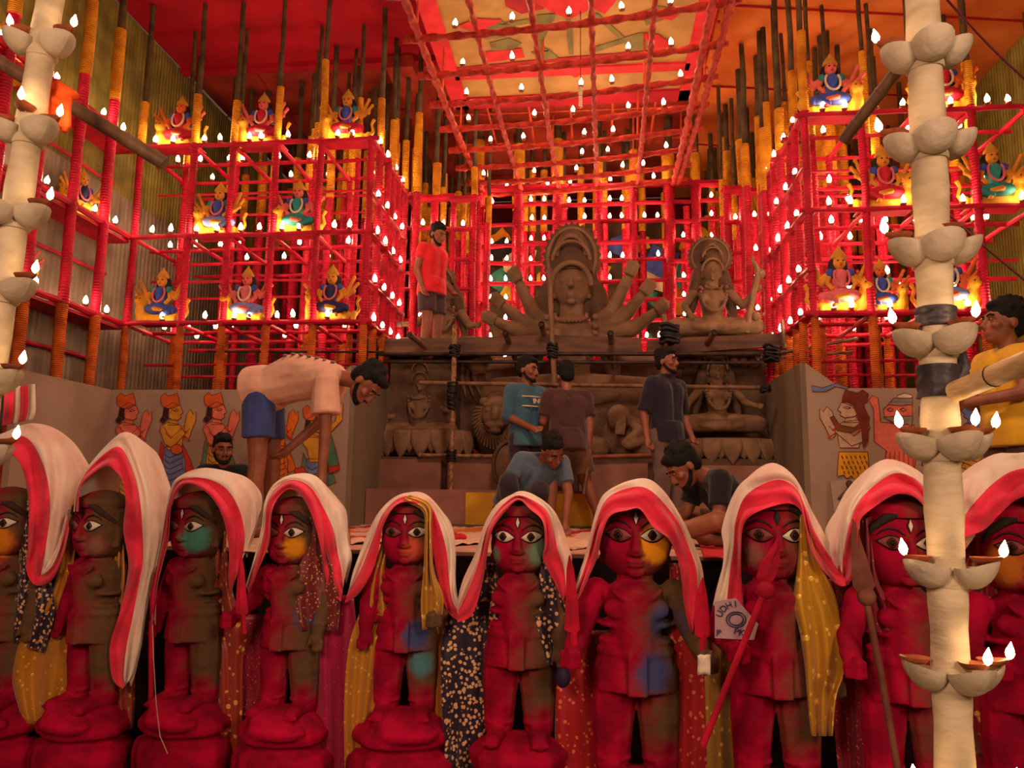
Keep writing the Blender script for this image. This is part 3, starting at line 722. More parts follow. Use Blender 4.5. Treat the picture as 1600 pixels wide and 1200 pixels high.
    b.lathe([(.135, -.02), (.146, 0), (.135, .02)], (0, .01, .48), 20, sy=.78)
    b.box((0, -.115, .41), (.07, .03, .16))
    for sgn in (-1, 1):
        caps(b, (sgn*.075, .015, .40), .082, (sgn*.083, .02, .22), .078); caps(b, (sgn*.083, .02, .22), .076, (sgn*.088, .03, .05), .064)
        b.lathe([(.06, -.01), (.068, 0), (.06, .01)], (sgn*.083, .02, .08), 14); caps(b, (sgn*.085, .02, .035), .05, (sgn*.10, -.12, .02), .036)
        for q in range(4): caps(b, (sgn*(.075+.017*q), -.12, .018), .012, (sgn*(.08+.019*q), -.155+.006*q, .014), .010, 6)
    necklace = [(math.sin(q)*.085, -.10-.02*math.cos(q), .735-.05*math.cos(q)) for q in [x*.3-1.5 for x in range(11)]]
    b.tube(necklace, .012, 6)
    for sgn, pose in zip((-1, 1), arms):
        sh = Vector((sgn*.145, .02, .705))
        if pose == 'none': continue
        if pose == 'down': el, wr = Vector((sgn*.185, .0, .56)), Vector((sgn*.185, -.04, .44))
        elif pose == 'grip': el, wr = Vector((sgn*.20, -.02, .57)), Vector((sgn*.225, -.13, .50))
        else: el, wr = Vector((sgn*.195, -.02, .55)), Vector((sgn*.17, -.14, .52))
        caps(b, sh, .055, el, .046); caps(b, el, .046, wr, .036)
        d = (wr-el).normalized(); b.lathe([(.036, -.012), (.045, 0), (.036, .012)], tuple(el.lerp(wr, .75)), 12)
        if pose == 'down':
            caps(b, wr, .03, wr+Vector((0, -.01, -.05)), .032)
            for q in range(4): caps(b, wr+Vector((sgn*.01-.024+.016*q, -.02, -.06)), .0085, wr+Vector((sgn*.01-.024+.016*q, -.03, -.105+.006*abs(q-1.5))), .007, 6)
            caps(b, wr+Vector((-sgn*.028, -.02, -.03)), .010, wr+Vector((-sgn*.036, -.035, -.075)), .008, 6)
        else:
            hc = wr+d*.045; b.ell(hc, (.036, .04, .038))
            for q in range(4):
                z = .026-.017*q; caps(b, hc+Vector((sgn*.03, -.025, z)), .0105, hc+Vector((-sgn*.005, -.052, z)), .0105, 6); caps(b, hc+Vector((-sgn*.005, -.052, z)), .0105, hc+Vector((-sgn*.03, -.034, z)), .0095, 6)
            caps(b, hc+Vector((-sgn*.024, -.01, .03)), .011, hc+Vector((sgn*.008, -.046, .045)), .010, 6)
    b.v = [(x*1.08, y, z) for x, y, z in b.v]
    remesh(b, 'body', mt, t, vox=.008, smooth=2)
    # pedestal
    zb = -(base.z-.004)/s
    p = MB()
    if ped == 'block':
        p.lathe([(.05, -.0), (.2, -.012), (.235, -.05), (.225, -.10), (.205, -.14), (.205, zb)], seg=8, sy=.85)
        p.ell((0, 0, -.02), (.2, .15, .05))
    else:
        p.lathe([(.04, .03), (.15, .02), (.21, -.03), (.255, -.075), (.25, -.11), (.205, -.13), (.2, -.145), (.255, -.17), (.275, -.22), (.27, zb)], seg=26, sy=.82, fn=lambda th, z: 1+.035*math.sin(5*th+k)+.02*math.sin(11*th+z*40))
        p.ell((0, -.05, -.01), (.16, .16, .06)); p.ell((.04, -.14, -.05), (.17, .1, .05)); 
    remesh(p, 'pedestal', mt, t, vox=.012, smooth=2)
    return t, s, base
STY = lambda px: lerp(4.05, 3.15, px/1600)
Y_, T_, B_ = '#d08a1c', '#3f6e60', '#434a78'
SPEC = [  # cx, chin, eye, face width, yaw, label, patches, arms
 (10, 862, 796, 76, 0, 'powdered statue with an orange lower face beside a navy printed sari', [('#cf7a1e', (0, -.12, .84), .10, .06), ('#b5aa80', (.0, -.1, .80), .03, .05)], ('none', 'down'), False, 'mound'),
 (156, 866, 812, 74, -20, 'dark red powdered statue under the most pointed cloth hood, ochre sari behind it', [('#8a5a4a', (.09, -.1, .82), .05, .06)], ('down', 'none'), False, 'mound'),
 (308, 866, 815, 72, -17, 'powdered statue with a teal painted cheek', [('#4a8472', (.08, -.1, .87), .075, .05)], ('down', 'none'), False, 'mound'),
 (458, 876, 812, 72, -12, 'powdered statue with a yellow patch by the nose, one fist holding a red dagger', [(Y_, (.07, -.1, .86), .055, .05), (B_, (.13, -.06, .50), .05, .06)], ('grip', 'down'), False, 'mound'),
 (637, 876, 820, 72, 4, 'red powdered statue with a blue patch on its kilt and a gold sari hood', [(B_, (.09, -.12, .42), .08, .05), ('#4a7a80', (.09, -.05, .27), .06, .06), ('#c0503a', (.05, -.12, .85), .05, .06)], ('down', 'forward'), False, 'mound'),
 (812, 888, 825, 78, 0, 'powdered statue with a pale green face standing on a block pedestal', [('#66846c', (.115, -.09, .86), .07, .05), ('#5d7862', (-.12, -.08, .85), .045, .04)], ('none', 'down'), False, 'block'),
 (992, 895, 840, 92, 0, 'round faced powdered statue, half its face yellow, gripping a sword in each fist', [('#e0941c', (.085, -.09, .90), .085, .035), (B_, (.12, -.1, .60), .06, .07), (B_, (.08, -.12, .42), .07, .07)], ('grip', 'grip'), True, 'mound'),
 (1206, 896, 838, 92, 0, 'wide eyed red powdered statue crossed by a red spear, gold sari on one side', [('#8a5a4a', (-.1, -.1, .86), .04, .06)], ('forward', 'down'), False, 'mound'),
 (1408, 908, 840, 90, 0, 'red powdered statue holding a long red staff, half hidden by the pillar', [], ('grip', 'none'), False, 'mound'),
 (1597, 918, 843, 92, -6, 'powdered statue with an orange cheek beside a red sari with gold leaves', [('#b86a24', (-.1, -.1, .86), .07, .06)], ('forward', 'none'), False, 'mound'),
]
STAT = []
for k, (cx, chin, ey, fw, yaw, lab, pat, arms, rnd, ped) in enumerate(SPEC):
    STAT.append(statue(k+1, cx, chin, ey, fw, STY(cx), yaw, lab, pat, arms, rnd, ped))
# ---------------------------------------------------------------- cloths over the heads
HOOD = {
 1: [(-50, 735, -50, 690), (-10, 712, 0, 676), (28, 719, 50, 659), (44, 780, 88, 700), (43, 850, 102, 760), (41, 892, 90, 845), (56, 915, 70, 885), (82, 906, 82, 868), (100, 864, 94, 835), (108, 827, 104, 795)],
 2: [(123, 800, 114, 800), (124, 770, 119, 766), (132, 752, 133, 733), (163, 729, 163, 696), (178, 735, 196, 675), (191, 752, 220, 729), (196, 785, 234, 780), (192, 827, 245, 840), (200, 873, 240, 878), (198, 905, 233, 905), (186, 960, 222, 967), (171, 1010, 217, 1004), (175, 1060, 206, 1052), (192, 1077, 200, 1066)],
 3: [(235, 978, 239, 974), (247, 910, 241, 900), (263, 845, 250, 845), (268, 790, 261, 786), (290, 757, 273, 748), (324, 771, 316, 731), (347, 806, 360, 736), (357, 856, 389, 766), (357, 900, 399, 810), (360, 928, 382, 865)],
 4: [(388, 928, 384, 916), (405, 887, 397, 872), (421, 848, 408, 820), (424, 804, 412, 783), (434, 779, 428, 754), (453, 764, 457, 740), (474, 780, 491, 746), (491, 817, 514, 775), (503, 867, 532, 800), (507, 897, 542, 842), (515, 923, 547, 872), (533, 941, 538, 905)],
 5: [(538, 943, 547, 915), (560, 929, 552, 892), (580, 897, 560, 867), (592, 860, 578, 824), (598, 824, 597, 792), (616, 792, 623, 772), (640, 784, 653, 770), (661, 797, 680, 786), (670, 835, 699, 813), (680, 883, 710, 848), (689, 926, 710, 896), (700, 957, 712, 926), (717, 971, 717, 945)],
 6: [(714, 973, 714, 948), (738, 961, 723, 906), (754, 911, 743, 859), (763, 855, 757, 818), (770, 826, 776, 787), (792, 796, 792, 775), (811, 781, 810, 769), (828, 796, 836, 773), (848, 815, 859, 788), (851, 850, 874, 815), (848, 874, 887, 846), (865, 908, 893, 874), (880, 941, 888, 918)],
 7: [(903, 938, 896, 925), (922, 897, 907, 890), (934, 870, 918, 850), (940, 838, 931, 800), (954, 806, 947, 768), (980, 798, 979, 749), (1000, 796, 1012, 749), (1020, 824, 1041, 768), (1044, 842, 1065, 804), (1055, 864, 1085, 852), (1063, 892, 1099, 892), (1068, 942, 1097, 938), (1079, 987, 1086, 990)],
 8: [(1163, 952, 1115, 948), (1159, 906, 1126, 900), (1158, 866, 1138, 848), (1160, 829, 1142, 804), (1170, 809, 1157, 758), (1197, 795, 1183, 733), (1232, 787, 1210, 724), (1251, 798, 1238, 738), (1258, 823, 1257, 768), (1266, 857, 1274, 805), (1287, 893, 1292, 838), (1312, 916, 1304, 858), (1328, 912, 1316, 856)],
 9: [(1322, 915, 1312, 884), (1334, 900, 1306, 850), (1339, 852, 1318, 805), (1344, 814, 1337, 771), (1366, 793, 1363, 737), (1400, 773, 1393, 717), (1428, 777, 1422, 724), (1450, 802, 1452, 750), (1461, 842, 1470, 790), (1468, 882, 1480, 840)],
 10: [(1487, 848, 1484, 834), (1514, 838, 1493, 800), (1540, 827, 1510, 758), (1563, 803, 1544, 724), (1589, 781, 1577, 706), (1620, 775, 1612, 706), (1645, 803, 1648, 728), (1656, 862, 1672, 792)],
}
HL = {1: 'with a tall fold, over the orange chinned statue', 2: 'with a sharp peak and a long hanging tail', 3: 'over the statue with the teal cheek', 4: 'over the statue with the yellow nose patch', 5: 'over the statue in the gold sari', 6: 'over the green faced statue', 7: 'spread over the round faced statue', 8: 'with a printed corner, over the wide eyed statue', 9: 'over the statue half hidden by the pillar', 10: 'over the statue with the orange cheek'}
for k, pts in HOOD.items():
    cx = SPEC[k-1][0]; Ys = STY(cx); s = STAT[k-1][1]; chin = SPEC[k-1][1]; n = 54
    pp = cat_interp(pts, n); rows = []; cols = 15; ctop = min(p[3] for p in pp)
    for i, (rx, ry, wx, wy) in enumerate(pp):
        row = []
        # how much this stretch sits over the head (1) or hangs beside it (0)
        mid = (ry+wy)/2; up = max(0, min(1, (chin-15-mid)/60.)); low = max(0, min(1, (mid-chin)/80.))
        yf = Ys-.185*s*lerp(.5, 1, up); yw = Ys-.105*s*lerp(.7, 1, up)
        for j in range(cols):
            u = j/(cols-1)
            if u <= .6:
                w = u/.6; px, py = lerp(rx, wx, w), lerp(ry, wy, w); Y = lerp(yf, yw, w**1.3)
                rip = .020*s*math.sin(w*13+i*.18+k+3*noise.noise(Vector((i*.09, k*3.1, 0))))+.045*s*noise.noise(Vector((i*.16, w*5, k*7.3)))
                p = P(px, py, Y=Y+rip)
            else:
                w = (u-.6)/.4; p0 = P(wx, wy, Y=yw); cxw = P(cx, wy, Y=yw).x
                back = lerp(.03, .32, up)*s*w
                p = p0+Vector(((cxw-p0.x)*(.10*w)*up, back, -.02*w*s-.05*up*w*w*s+.010*s*math.sin(i*.5+w*3)))
            row.append(p)
        rows.append(row)
    def mf(i, j, k=k): return 0 if i < (5 if k not in (7,) else 6) else 1
    o = MB().grid(rows, mfn=mf).build('head_cloth', [GRED, GWHT], solid=.004)
    sb = o.modifiers.new('soft', 'SUBSURF'); sb.levels = 1; sb.render_levels = 1
    tag(o, 'red bordered white cotton cloth '+HL[k], 'cloth', 'cloths draped over the statues')
# printed corner of the eighth cloth
CORN = M('printed cloth corner', '#c0a0a4', .9, '#a8808c', 8); INK = M('blue print ink', '#3a3a66', .8, bmp=0)
cor = thing('printed_cloth_corner', 'pinkish cloth corner with a faded blue round print beside the spear hand', 'cloth', P(1140, 970, Y=3.17))
MB().prism([P(x, y, Y=3.17) for x, y in ((1117, 940), (1150, 935), (1185, 975), (1178, 1000), (1117, 997))], (0, .006, 0)).build('corner', CORN, cor, smooth=False)
c0 = (1150, 968)
for r in (11, 15):
    MB().tube([P(c0[0]+math.cos(a*.3)*r, c0[1]+math.sin(a*.3)*r*.8, Y=3.164) for a in range(22)], .0022, 5).build('print_ring', INK, cor)
def text(body, px, py, Y, size, m, par, rz=0, name='lettering', roll=0):
    cu = bpy.data.curves.new(name, 'FONT'); cu.body = body; cu.size = size; cu.extrude = .0008; cu.align_x = 'CENTER'; cu.align_y = 'CENTER'
    o = bpy.data.objects.new('t', cu); COL.objects.link(o)
    dg = bpy.context.evaluated_depsgraph_get(); me = bpy.data.meshes.new_from_object(o.evaluated_get(dg)); bpy.data.objects.remove(o)
    me.materials.clear(); me.materials.append(m)
    q = P(px, py, Y=Y); Mx = Matrix.Translation(q) @ Matrix.Rotation(rz, 4, 'Z') @ Matrix.Rotation(math.pi/2, 4, 'X') @ Matrix.Rotation(roll, 4, 'Z')
    me.transform(Mx); return link(name, me, par)
for i, ch in enumerate('UDHI'):
    a = math.radians(158-22*i); text(ch, c0[0]+math.cos(a)*27, c0[1]-math.sin(a)*24, 3.163, .035, INK, cor, roll=a-math.pi/2)
text('PK', 1155, 988, 3.163, .036, INK, cor, roll=-.25); text('JP', 1123, 988, 3.163, .026, INK, cor)
# ---------------------------------------------------------------- saris hanging round the statues
def printed(name, base, fleck, scale, thr, rough=.45, metal=0., base2=None, fl2=None, stretch=(1, 1, 1)):
    m, t, b = nt(name); v = coord(t, 'Object', stretch)
    vo = t.nodes.new('ShaderNodeTexVoronoi'); vo.inputs['Scale'].default_value = scale; t.links.new(v, vo.inputs['Vector'])
    n = noi(t, v, scale*1.3, 3)
    f = math_(t, 'SUBTRACT', 1.0, ramp(t, math_(t, 'ADD', vo.outputs['Distance'], math_(t, 'MULTIPLY', n, .5)), thr, thr+.10))
    c = mixc(t, noi(t, v, 5, 2), lin(base), lin(base2 or base))
    c = mixc(t, f, c, mixc(t, ramp(t, n, .4, .6), lin(fleck), lin(fl2 or fleck)))
    t.links.new(c, b.inputs['Base Color']); b.inputs['Roughness'].default_value = rough; b.inputs['Metallic'].default_value = metal
    b.inputs['Sheen Weight'].default_value = .2; bump(t, b, f, .3, .004); return m
NAVY = printed('navy paisley sari', '#1e1428', '#d8a06a', 46, .58, base2='#241426', fl2='#d6b088')
OCH = printed('ochre silk sari', '#c88a28', '#e0aa44', 30, .40, .35, .2, '#a86e1c')
MAR = printed('maroon gold speckled sari', '#9a1832', '#d8924c', 60, .36, .4, 0, '#7a1028')
MAG = printed('magenta sari', '#b01648', '#d8925a', 46, .28, .35, 0, '#8c103c')
BRO = printed('red brown gold sari', '#a0341c', '#dc9648', 26, .46, .4, 0, '#7c2414')
REDS = printed('red sequin sari', '#b01c22', '#d46a48', 34, .46, .4, 0, '#8e1218')
OLG = printed('olive gold sari', '#a88430', '#d8b458', 26, .42, .35, .2, '#8a6820')
GOLD = printed('gold brocade sari', '#d29e28', '#f0c850', 22, .44, .3, .3, '#ac7a18')
LEAF = printed('red sari with gold leaves', '#a01824', '#e0a44c', 22, .50, .4, 0, '#801420')
SARI = [
 ('navy printed sari hanging by the orange faced statue', [(35, 775, 48, 775), (32, 840, 66, 860), (28, 900, 78, 900), (25, 960, 78, 960), (22, 1000, 60, 1020)], 4.0, NAVY),
 ('ochre sari bunched beside the pointed hood statue', [(112, 780, 125, 780), (98, 850, 118, 850), (84, 920, 112, 920), (58, 970, 112, 965), (34, 1020, 112, 1020), (34, 1070, 108, 1080), (45, 1130, 90, 1140)], 4.02, OCH),
 ('narrow ochre sari edge under the arm of the pointed hood statue', [(182, 845, 192, 840), (176, 900, 195, 900), (170, 940, 190, 945), (180, 975, 186, 975)], 3.98, OCH),
 ('ochre sari tail between the first two pedestals', [(182, 1050, 206, 1045), (180, 1090, 206, 1090), (190, 1140, 205, 1140)], 4.02, BRO),
 ('red brown gold sari falling from the teal cheeked statue', [(338, 800, 350, 800), (332, 870, 355, 870), (318, 930, 362, 930), (305, 985, 372, 980), (330, 1010, 375, 1010), (336, 1060, 372, 1050), (338, 1210, 372, 1210)], 3.90, BRO),
 ('maroon speckled sari hanging between the teal cheeked and the dagger statue', [(366, 960, 420, 960), (362, 1010, 420, 1040), (356, 1070, 412, 1080), (350, 1140, 400, 1140), (346, 1215, 390, 1215)], 3.95, MAR),
 ('gold speckled sari end on the shoulder of the dagger statue', [(486, 800, 502, 800), (480, 850, 510, 850), (466, 890, 528, 900), (466, 940, 526, 940), (478, 985, 520, 985)], 3.72, printed('gold speckled sari', '#6e1c22', '#c89a4a', 60, .44, .4)),
 ('magenta sari falling beside the dagger statue', [(485, 930, 548, 930), (495, 1000, 548, 1000), (498, 1060, 546, 1060), (502, 1120, 545, 1120), (506, 1215, 546, 1215)], 3.80, MAG),
 ('gold ochre sari hanging from the hood of the blue patched statue', [(600, 800, 608, 800), (596, 850, 608, 850), (580, 900, 600, 900), (566, 960, 606, 985), (552, 1010, 590, 1010), (545, 1100, 582, 1080), (543, 1215, 562, 1215)], 3.66, OCH),
 ('gold edge across the brow of the blue patched statue', [(628, 782, 640, 774), (660, 798, 672, 788), (664, 830, 674, 826), (662, 890, 678, 890), (660, 940, 690, 935), (664, 985, 684, 975)], 3.52, GOLD),
 ('gold sari hanging behind the fist of the blue patched statue', [(672, 900, 690, 900), (672, 1000, 704, 1000), (672, 1060, 702, 1060), (676, 1120, 700, 1120), (690, 1215, 704, 1215)], 3.74, OCH),
 ('navy paisley sari hanging in front of the green faced statue', [(752, 880, 774, 880), (722, 920, 778, 920), (706, 990, 778, 990), (702, 1060, 772, 1070), (702, 1140, 752, 1130), (704, 1215, 744, 1215)], 3.66, NAVY),
 ('navy paisley sari wrapped round the arm of the green faced statue', [(846, 870, 862, 870), (842, 920, 880, 920), (838, 970, 894, 975), (852, 1010, 898, 1010), (862, 1040, 888, 1035)], 3.55, NAVY),
 ('red sequin sari hanging between the block pedestal and the round faced statue', [(880, 985, 946, 985), (880, 1060, 946, 1060), (880, 1130, 946, 1130), (880, 1215, 948, 1215)], 3.62, REDS),
 ('red sequin sari hanging under the second sword of the round faced statue', [(1046, 880, 1070, 880), (1050, 940, 1088, 960), (1054, 1020, 1112, 1020), (1054, 1100, 1112, 1100), (1054, 1215, 1114, 1215)], 3.52, REDS),
 ('olive gold sari hanging behind the red spear', [(1112, 1000, 1168, 1000), (1112, 1060, 1168, 1060), (1114, 1140, 1170, 1140), (1116, 1215, 1172, 1215)], 3.50, OLG),
 ('gold brocade sari falling beside the wide eyed statue', [(1250, 805, 1259, 800), (1248, 870, 1276, 870), (1245, 940, 1300, 930), (1258, 985, 1306, 990), (1266, 1040, 1310, 1050), (1268, 1090, 1300, 1090), (1272, 1150, 1296, 1150)], 3.24, GOLD),
 ('maroon sari hanging between the wide eyed statue and the staff', [(1294, 905, 1350, 905), (1300, 980, 1354, 980), (1306, 1060, 1356, 1060), (1312, 1140, 1354, 1140), (1318, 1215, 1354, 1215)], 3.44, MAR),
 ('maroon speckled veil edge beside the face of the statue behind the pillar', [(1348, 812, 1364, 806), (1352, 860, 1366, 860), (1352, 910, 1372, 910), (1360, 960, 1390, 950), (1368, 990, 1392, 985)], 3.2, MAR),
 ('red sari with gold leaves hanging beside the statue with the orange cheek', [(1530, 830, 1548, 825), (1498, 880, 1560, 880), (1490, 960, 1566, 960), (1492, 1030, 1572, 1040), (1504, 1100, 1586, 1105), (1520, 1150, 1590, 1140), (1530, 1180, 1570, 1176)], 3.26, LEAF),
 ('purple sari hanging behind the lower pillar', [(1490, 1090, 1540, 1090), (1500, 1150, 1540, 1150), (1505, 1215, 1545, 1215)], 3.45, MAG),
]
def wide(r):
    return [((a+c)/2-(c-a)/2*f, b, (a+c)/2+(c-a)/2*f, d) for a, b, c, d in r for f in (1+.38*max(0, min(1, (b-900)/90)),)]
for lab, rows_, Yy, m in SARI:
    rows_ = wide(rows_)
    sheet('sari', lab, rows_, Yy, m, folds=2.3, amp=.020, solid=.004, cat='sari', group='saris hung round the statues', n=22)
# ---------------------------------------------------------------- weapons, each held by a statue
PRW = M('powdered red wood', '#c40e34', .9, '#9c0e2a', 8, .3); PRB = M('dusty brown wood', '#7a4a38', .9, '#5e3428', 8, .3)
def blade(label, pts, Y, m, cat='sword', th=.012):
    t = thing(cat, label, cat, P(pts[-1][0], pts[-1][1], Y=Y), None)
    L = [P(a, y, Y=Y) for a, y, w in pts]; n = len(pts); v = []; f = []
    rows = []
    for (a, y, w) in pts:
        c = P(a, y, Y=Y); e = P(a+w, y, Y=Y)-c
        rows.append([c-e, c-Vector((0, th, 0)), c+e, c+Vector((0, th, 0)), c-e])
    MB().grid(rows).build('blade', m, t, smooth=False)
    return t
t = blade('short red dagger raised in the fist of the yellow nosed statue', [(377, 868, 1.5), (377, 890, 5), (377, 930, 8), (378, 958, 10), (380, 962, 4), (381, 990, 4)], 3.60, PRW, 'dagger')
t = blade('tall red sword between the green faced and the round faced statue', [(890, 868, 1), (891, 890, 6), (893, 930, 9), (894, 984, 12), (896, 990, 5), (898, 1012, 5)], 3.33, PRW)
t = blade('broad leaf shaped red sword in the other fist of the round faced statue', [(1098, 902, 1), (1096, 925, 8), (1097, 960, 12), (1098, 992, 12), (1098, 998, 5), (1098, 1015, 5)], 3.22, PRW)
def spear(label, px, Y, bl, m, cat='spear', knobpx=None):
    t = thing('spear', label, cat, P(*px[0], Y=Y))
    MB().tube([P(x, y, Y=Y) for x, y in px], .013, 10).build('shaft', m, t)
    rows = []
    for (x, y, w) in bl:
        c = P(x, y, Y=Y); e = P(x+w, y, Y=Y)-c; rows.append([c-e, c-Vector((0, .012, 0)), c+e, c+Vector((0, .012, 0)), c-e])
    MB().grid(rows).build('spear_head', m, t, smooth=False)
    if knobpx: MB().ell(P(*knobpx, Y=Y), (.036, .03, .036), nu=10, nv=6).build('knob', m, t)
    return t
spear('red spear slanting across the wide eyed statue', [(1098, 1165), (1140, 1060), (1197, 918)], 3.10, [(1200, 915, 5), (1196, 902, 15), (1203, 880, 15), (1212, 856, 7), (1217, 838, 1)], PRW, knobpx=(1197, 922))
spear('long red staff with a brown blade held by the statue behind the pillar', [(1402, 1200), (1378, 1060), (1352, 930)], 3.06, [(1352, 935, 5), (1350, 915, 18), (1342, 870, 12), (1336, 835, 6), (1333, 812, 1)], PRB, knobpx=(1354, 932))
spear('slim red spear tip beside the pointed hood statue', [(237, 970), (236, 1080), (234, 1205)], 3.8, [(237, 975, 2), (240, 930, 6), (246, 885, 1)], PRW)
# thread hanging off the third cloth, paper scrap under the sword
tag(MB().tube([P(x, y, Y=3.62) for x, y in ((238, 975), (240, 1030), (244, 1100), (250, 1150), (262, 1178))], .002, 5).build('thread', WHITEP), 'white thread hanging down over the statue with the teal cheek', 'thread')
tag(MB().grid([[P(1090+i*5, 1024+j*6+R_.uniform(-2, 2), Y=3.16+R_.uniform(-.01, .01)) for i in range(5)] for j in range(6)]).build('paper_scrap', GWHT, solid=.002), 'crumpled pale scrap hanging below the broad red sword', 'paper')
tag(MB().ell(P(879, 1058, Y=3.5), (.035, .03, .045), nu=12, nv=8).build('purple_pouch', M('purple cloth', '#2c2044', .7)), 'small dark purple bundle hanging by the block pedestal', 'bundle')
# ================================================================ CLAY IDOLS
def clay_face(mb, c, w, h, d):
    """head with brow, nose, lips, eyes, ears, facing -y"""
    mb.ell(c, (w, d, h), nu=18, nv=12); mb.ell(c+Vector((0, -d*.25, -h*.45)), (w*.72, d*.72, h*.55), nu=14, nv=8)
    f = -d*.98
    mb.tube([c+Vector((0, f+.01*w, h*.15)), c+Vector((0, f-.08*w, -h*.1)), c+Vector((0, f-.22*w, -h*.28))], [w*.08, w*.12, w*.19], 8)
    mb.ell(c+Vector((0, f-.0*w, -h*.52)), (w*.30, d*.14, h*.065)); mb.ell(c+Vector((0, f+.02*w, -h*.63)), (w*.26, d*.14, h*.07)); mb.ell(c+Vector((0, f+.12*w, -h*.85)), (w*.25, d*.16, h*.13))
    for s in (-1, 1):
        mb.ell(c+Vector((s*w*.42, f+.14*w, h*.06)), (w*.26, d*.12, h*.085)); mb.tube([c+Vector((s*w*x, f+y*w, h*z)) for x, y, z in ((.12, .03, .2), (.42, .08, .28), (.78, .34, .2))], w*.05, 6)
        mb.ell(c+Vector((s*w*1.0, .1*d, -h*.05)), (w*.12, d*.25, h*.3)); mb.ell(c+Vector((s*w*1.0, 0, -h*.45)), (w*.14, d*.14, h*.14))
def clay_hand(mb, wr, d, r):
    hc = wr+d*r*1.5; side = d.cross(Vector((0, 1, 0))).normalized(); Rm = Matrix((side, Vector((0, 1, 0)), d)).transposed()
    mb.ell(hc, (r*1.05, r*.95, r*1.3), rot=Rm)
    for q in range(4):
        a = hc+d*(r*.95-q*r*.58)+Vector((0, -r*.75, 0)); caps(mb, a+side*r*.85, r*.33, a-side*r*.1+Vector((0, -r*.38, 0)), r*.33, 8); caps(mb, a-side*r*.1+Vector((0, -r*.38, 0)), r*.33, a-side*r*.75, r*.30, 8)
    caps(mb, hc+d*r*.9+side*r*.6, r*.36, hc+d*r*1.35+Vector((0, -r*.7, 0))-side*r*.2, r*.32, 8)
def idol(label, cpx, cpy, Y, s, arms, hw=.088, halo=.16, seat=True, vox=.011, staff=False, hs=1.0, crown_h=.22, dome=False, hz=1.0):
    c = P(cpx, cpy, Y=Y); base = c-Vector((0, 0, .53*s))
    t = thing('clay_idol', label, 'idol', base, 'unpainted clay idols'); t.scale = (s, s, s); t['moved'] = 1
    b = MB(); V = Vector
    for g in (-1, 1):
        caps(b, (g*.10, .03, .10), .11, (g*.36, -.10, .085), .085); caps(b, (g*.36, -.10, .08), .08, (-g*.06, -.20, .06), .055)
        caps(b, (-g*.06, -.20, .055), .045, (-g*.2, -.19, .075), .035)
    b.tube([(0, .02, z) for z in (.06, .12, .2, .28, .36, .42, .46, .49)], [.17, .15, .12, .13, .155, .17, .14, .07], 18, ell=.72)
    b.ell((-.07, -.09, .36), (.06, .035, .05)); b.ell((.07, -.09, .36), (.06, .035, .05))
    b.tube([(0, .02, .46), (0, .01, .56)], [.065, .06], 14)
    for (sh, el, wr) in arms:
        sh, el, wr = V(sh), V(el), V(wr); caps(b, sh, .048, el, .038); caps(b, el, .038, wr, .025)
        b.ell(el.lerp(wr, .75), (.034, .034, .016)); b.ell(el.lerp(wr, .88), (.032, .032, .014)); clay_hand(b, wr, (wr-el).normalized(), .030)
    hc = V((0, 0, .53+.115*hs)); clay_face(b, hc, hw*hs, .118*hs, .092*hs)
    remesh(b, 'body', CLAY, t, vox=vox/s*1.0 if s > 1.6 else .010, smooth=2)
    # necklace, long garland of beads
    for (rx, zt, zb, r, n) in ((.075, .47, .43, .010, 14), (.115, .46, .22, .016, 26)):
        g = MB()
        for k in range(n):
            q = math.pi*k/(n-1); x = -rx*math.cos(q)*(1 if k else 1); z = zt-(zt-zb)*max(0, math.sin(q))**.8
            g.ell((x, -.14-.02*math.sin(q)+abs(x)*.3, z), (r, r, r), nu=8, nv=5)
        g.build('garland', CLAY, t)
    # loose hair down the shoulders
    h = MB()
    for g in (-1, 1):
        h.tube([(g*.06, .05, .72), (g*.12*hs, .06, .62), (g*.15, .06, .48), (g*.19, .07, .3), (g*.22, .06, .14)], [.05, .07, .075, .06, .03], 10, ell=.8, rough=.06)
    h.ell((0, .06, .62), (.12*hs, .06, .15)); remesh(h, 'hair', CLAYD, t, vox=.011, smooth=2)
    # crown with arch, ridges and toothed halo
    z0 = hc.z+.085*hs; cr = MB()
    if dome: cr.lathe([(.105*math.cos(a), .23*math.sin(a)) for a in [math.pi/2*k/12 for k in range(12)]]+[(.004, .23)], (0, 0, z0-.02), 28, sy=.8)
    else: cr.lathe([(hw*hs*1.12, 0), (hw*hs*1.18, .02), (hw*hs*1.12, .05), (hw*hs*1.0, .10), (hw*hs*.75, crown_h*.7), (hw*hs*.4, crown_h*.92), (.01, crown_h)], (0, 0, z0), 26, sy=.9)
    cr.build('crown', CLAYD, t)
    for q in range(3):
        rr = hw*hs*(1.02-.25*q); zz = z0+.02+.03*q
        MB().tube([(rr*math.cos(a), -.085*hs+.02*q-.02*math.sin(a), zz+rr*(1.0+.35*q)*math.sin(a)) for a in [math.pi*k/16 for k in range(17)]], .009, 6).build('crown_arch', CLAY, t)
    MB().tube([(hw*hs*1.08*math.cos(a), -.075*hs-.02*math.sin(a), hc.z-.02+hw*hs*1.25*math.sin(a)) for a in [math.pi*k/18 for k in range(19)]], .013, 8).build('veil_edge', CLAY, t)
    ha = MB(); n = 30; zc2 = z0+.07; ring = []
    for k in range(2*n):
        a = math.pi*k/n; r = halo*(1.08 if k % 2 else .97); ring.append((r*math.cos(a), .045, zc2+r*hz*math.sin(a)))
    ha.prism(ring, (0, .03, 0)); ha.build('halo', CLAYD, t, smooth=False)
    MB().tube([(halo*.86*math.cos(a), .04, zc2+halo*.86*hz*math.sin(a)) for a in [2*math.pi*k/30 for k in range(31)]], .011, 6).build('halo_rim', CLAY, t)
    return t, base, s
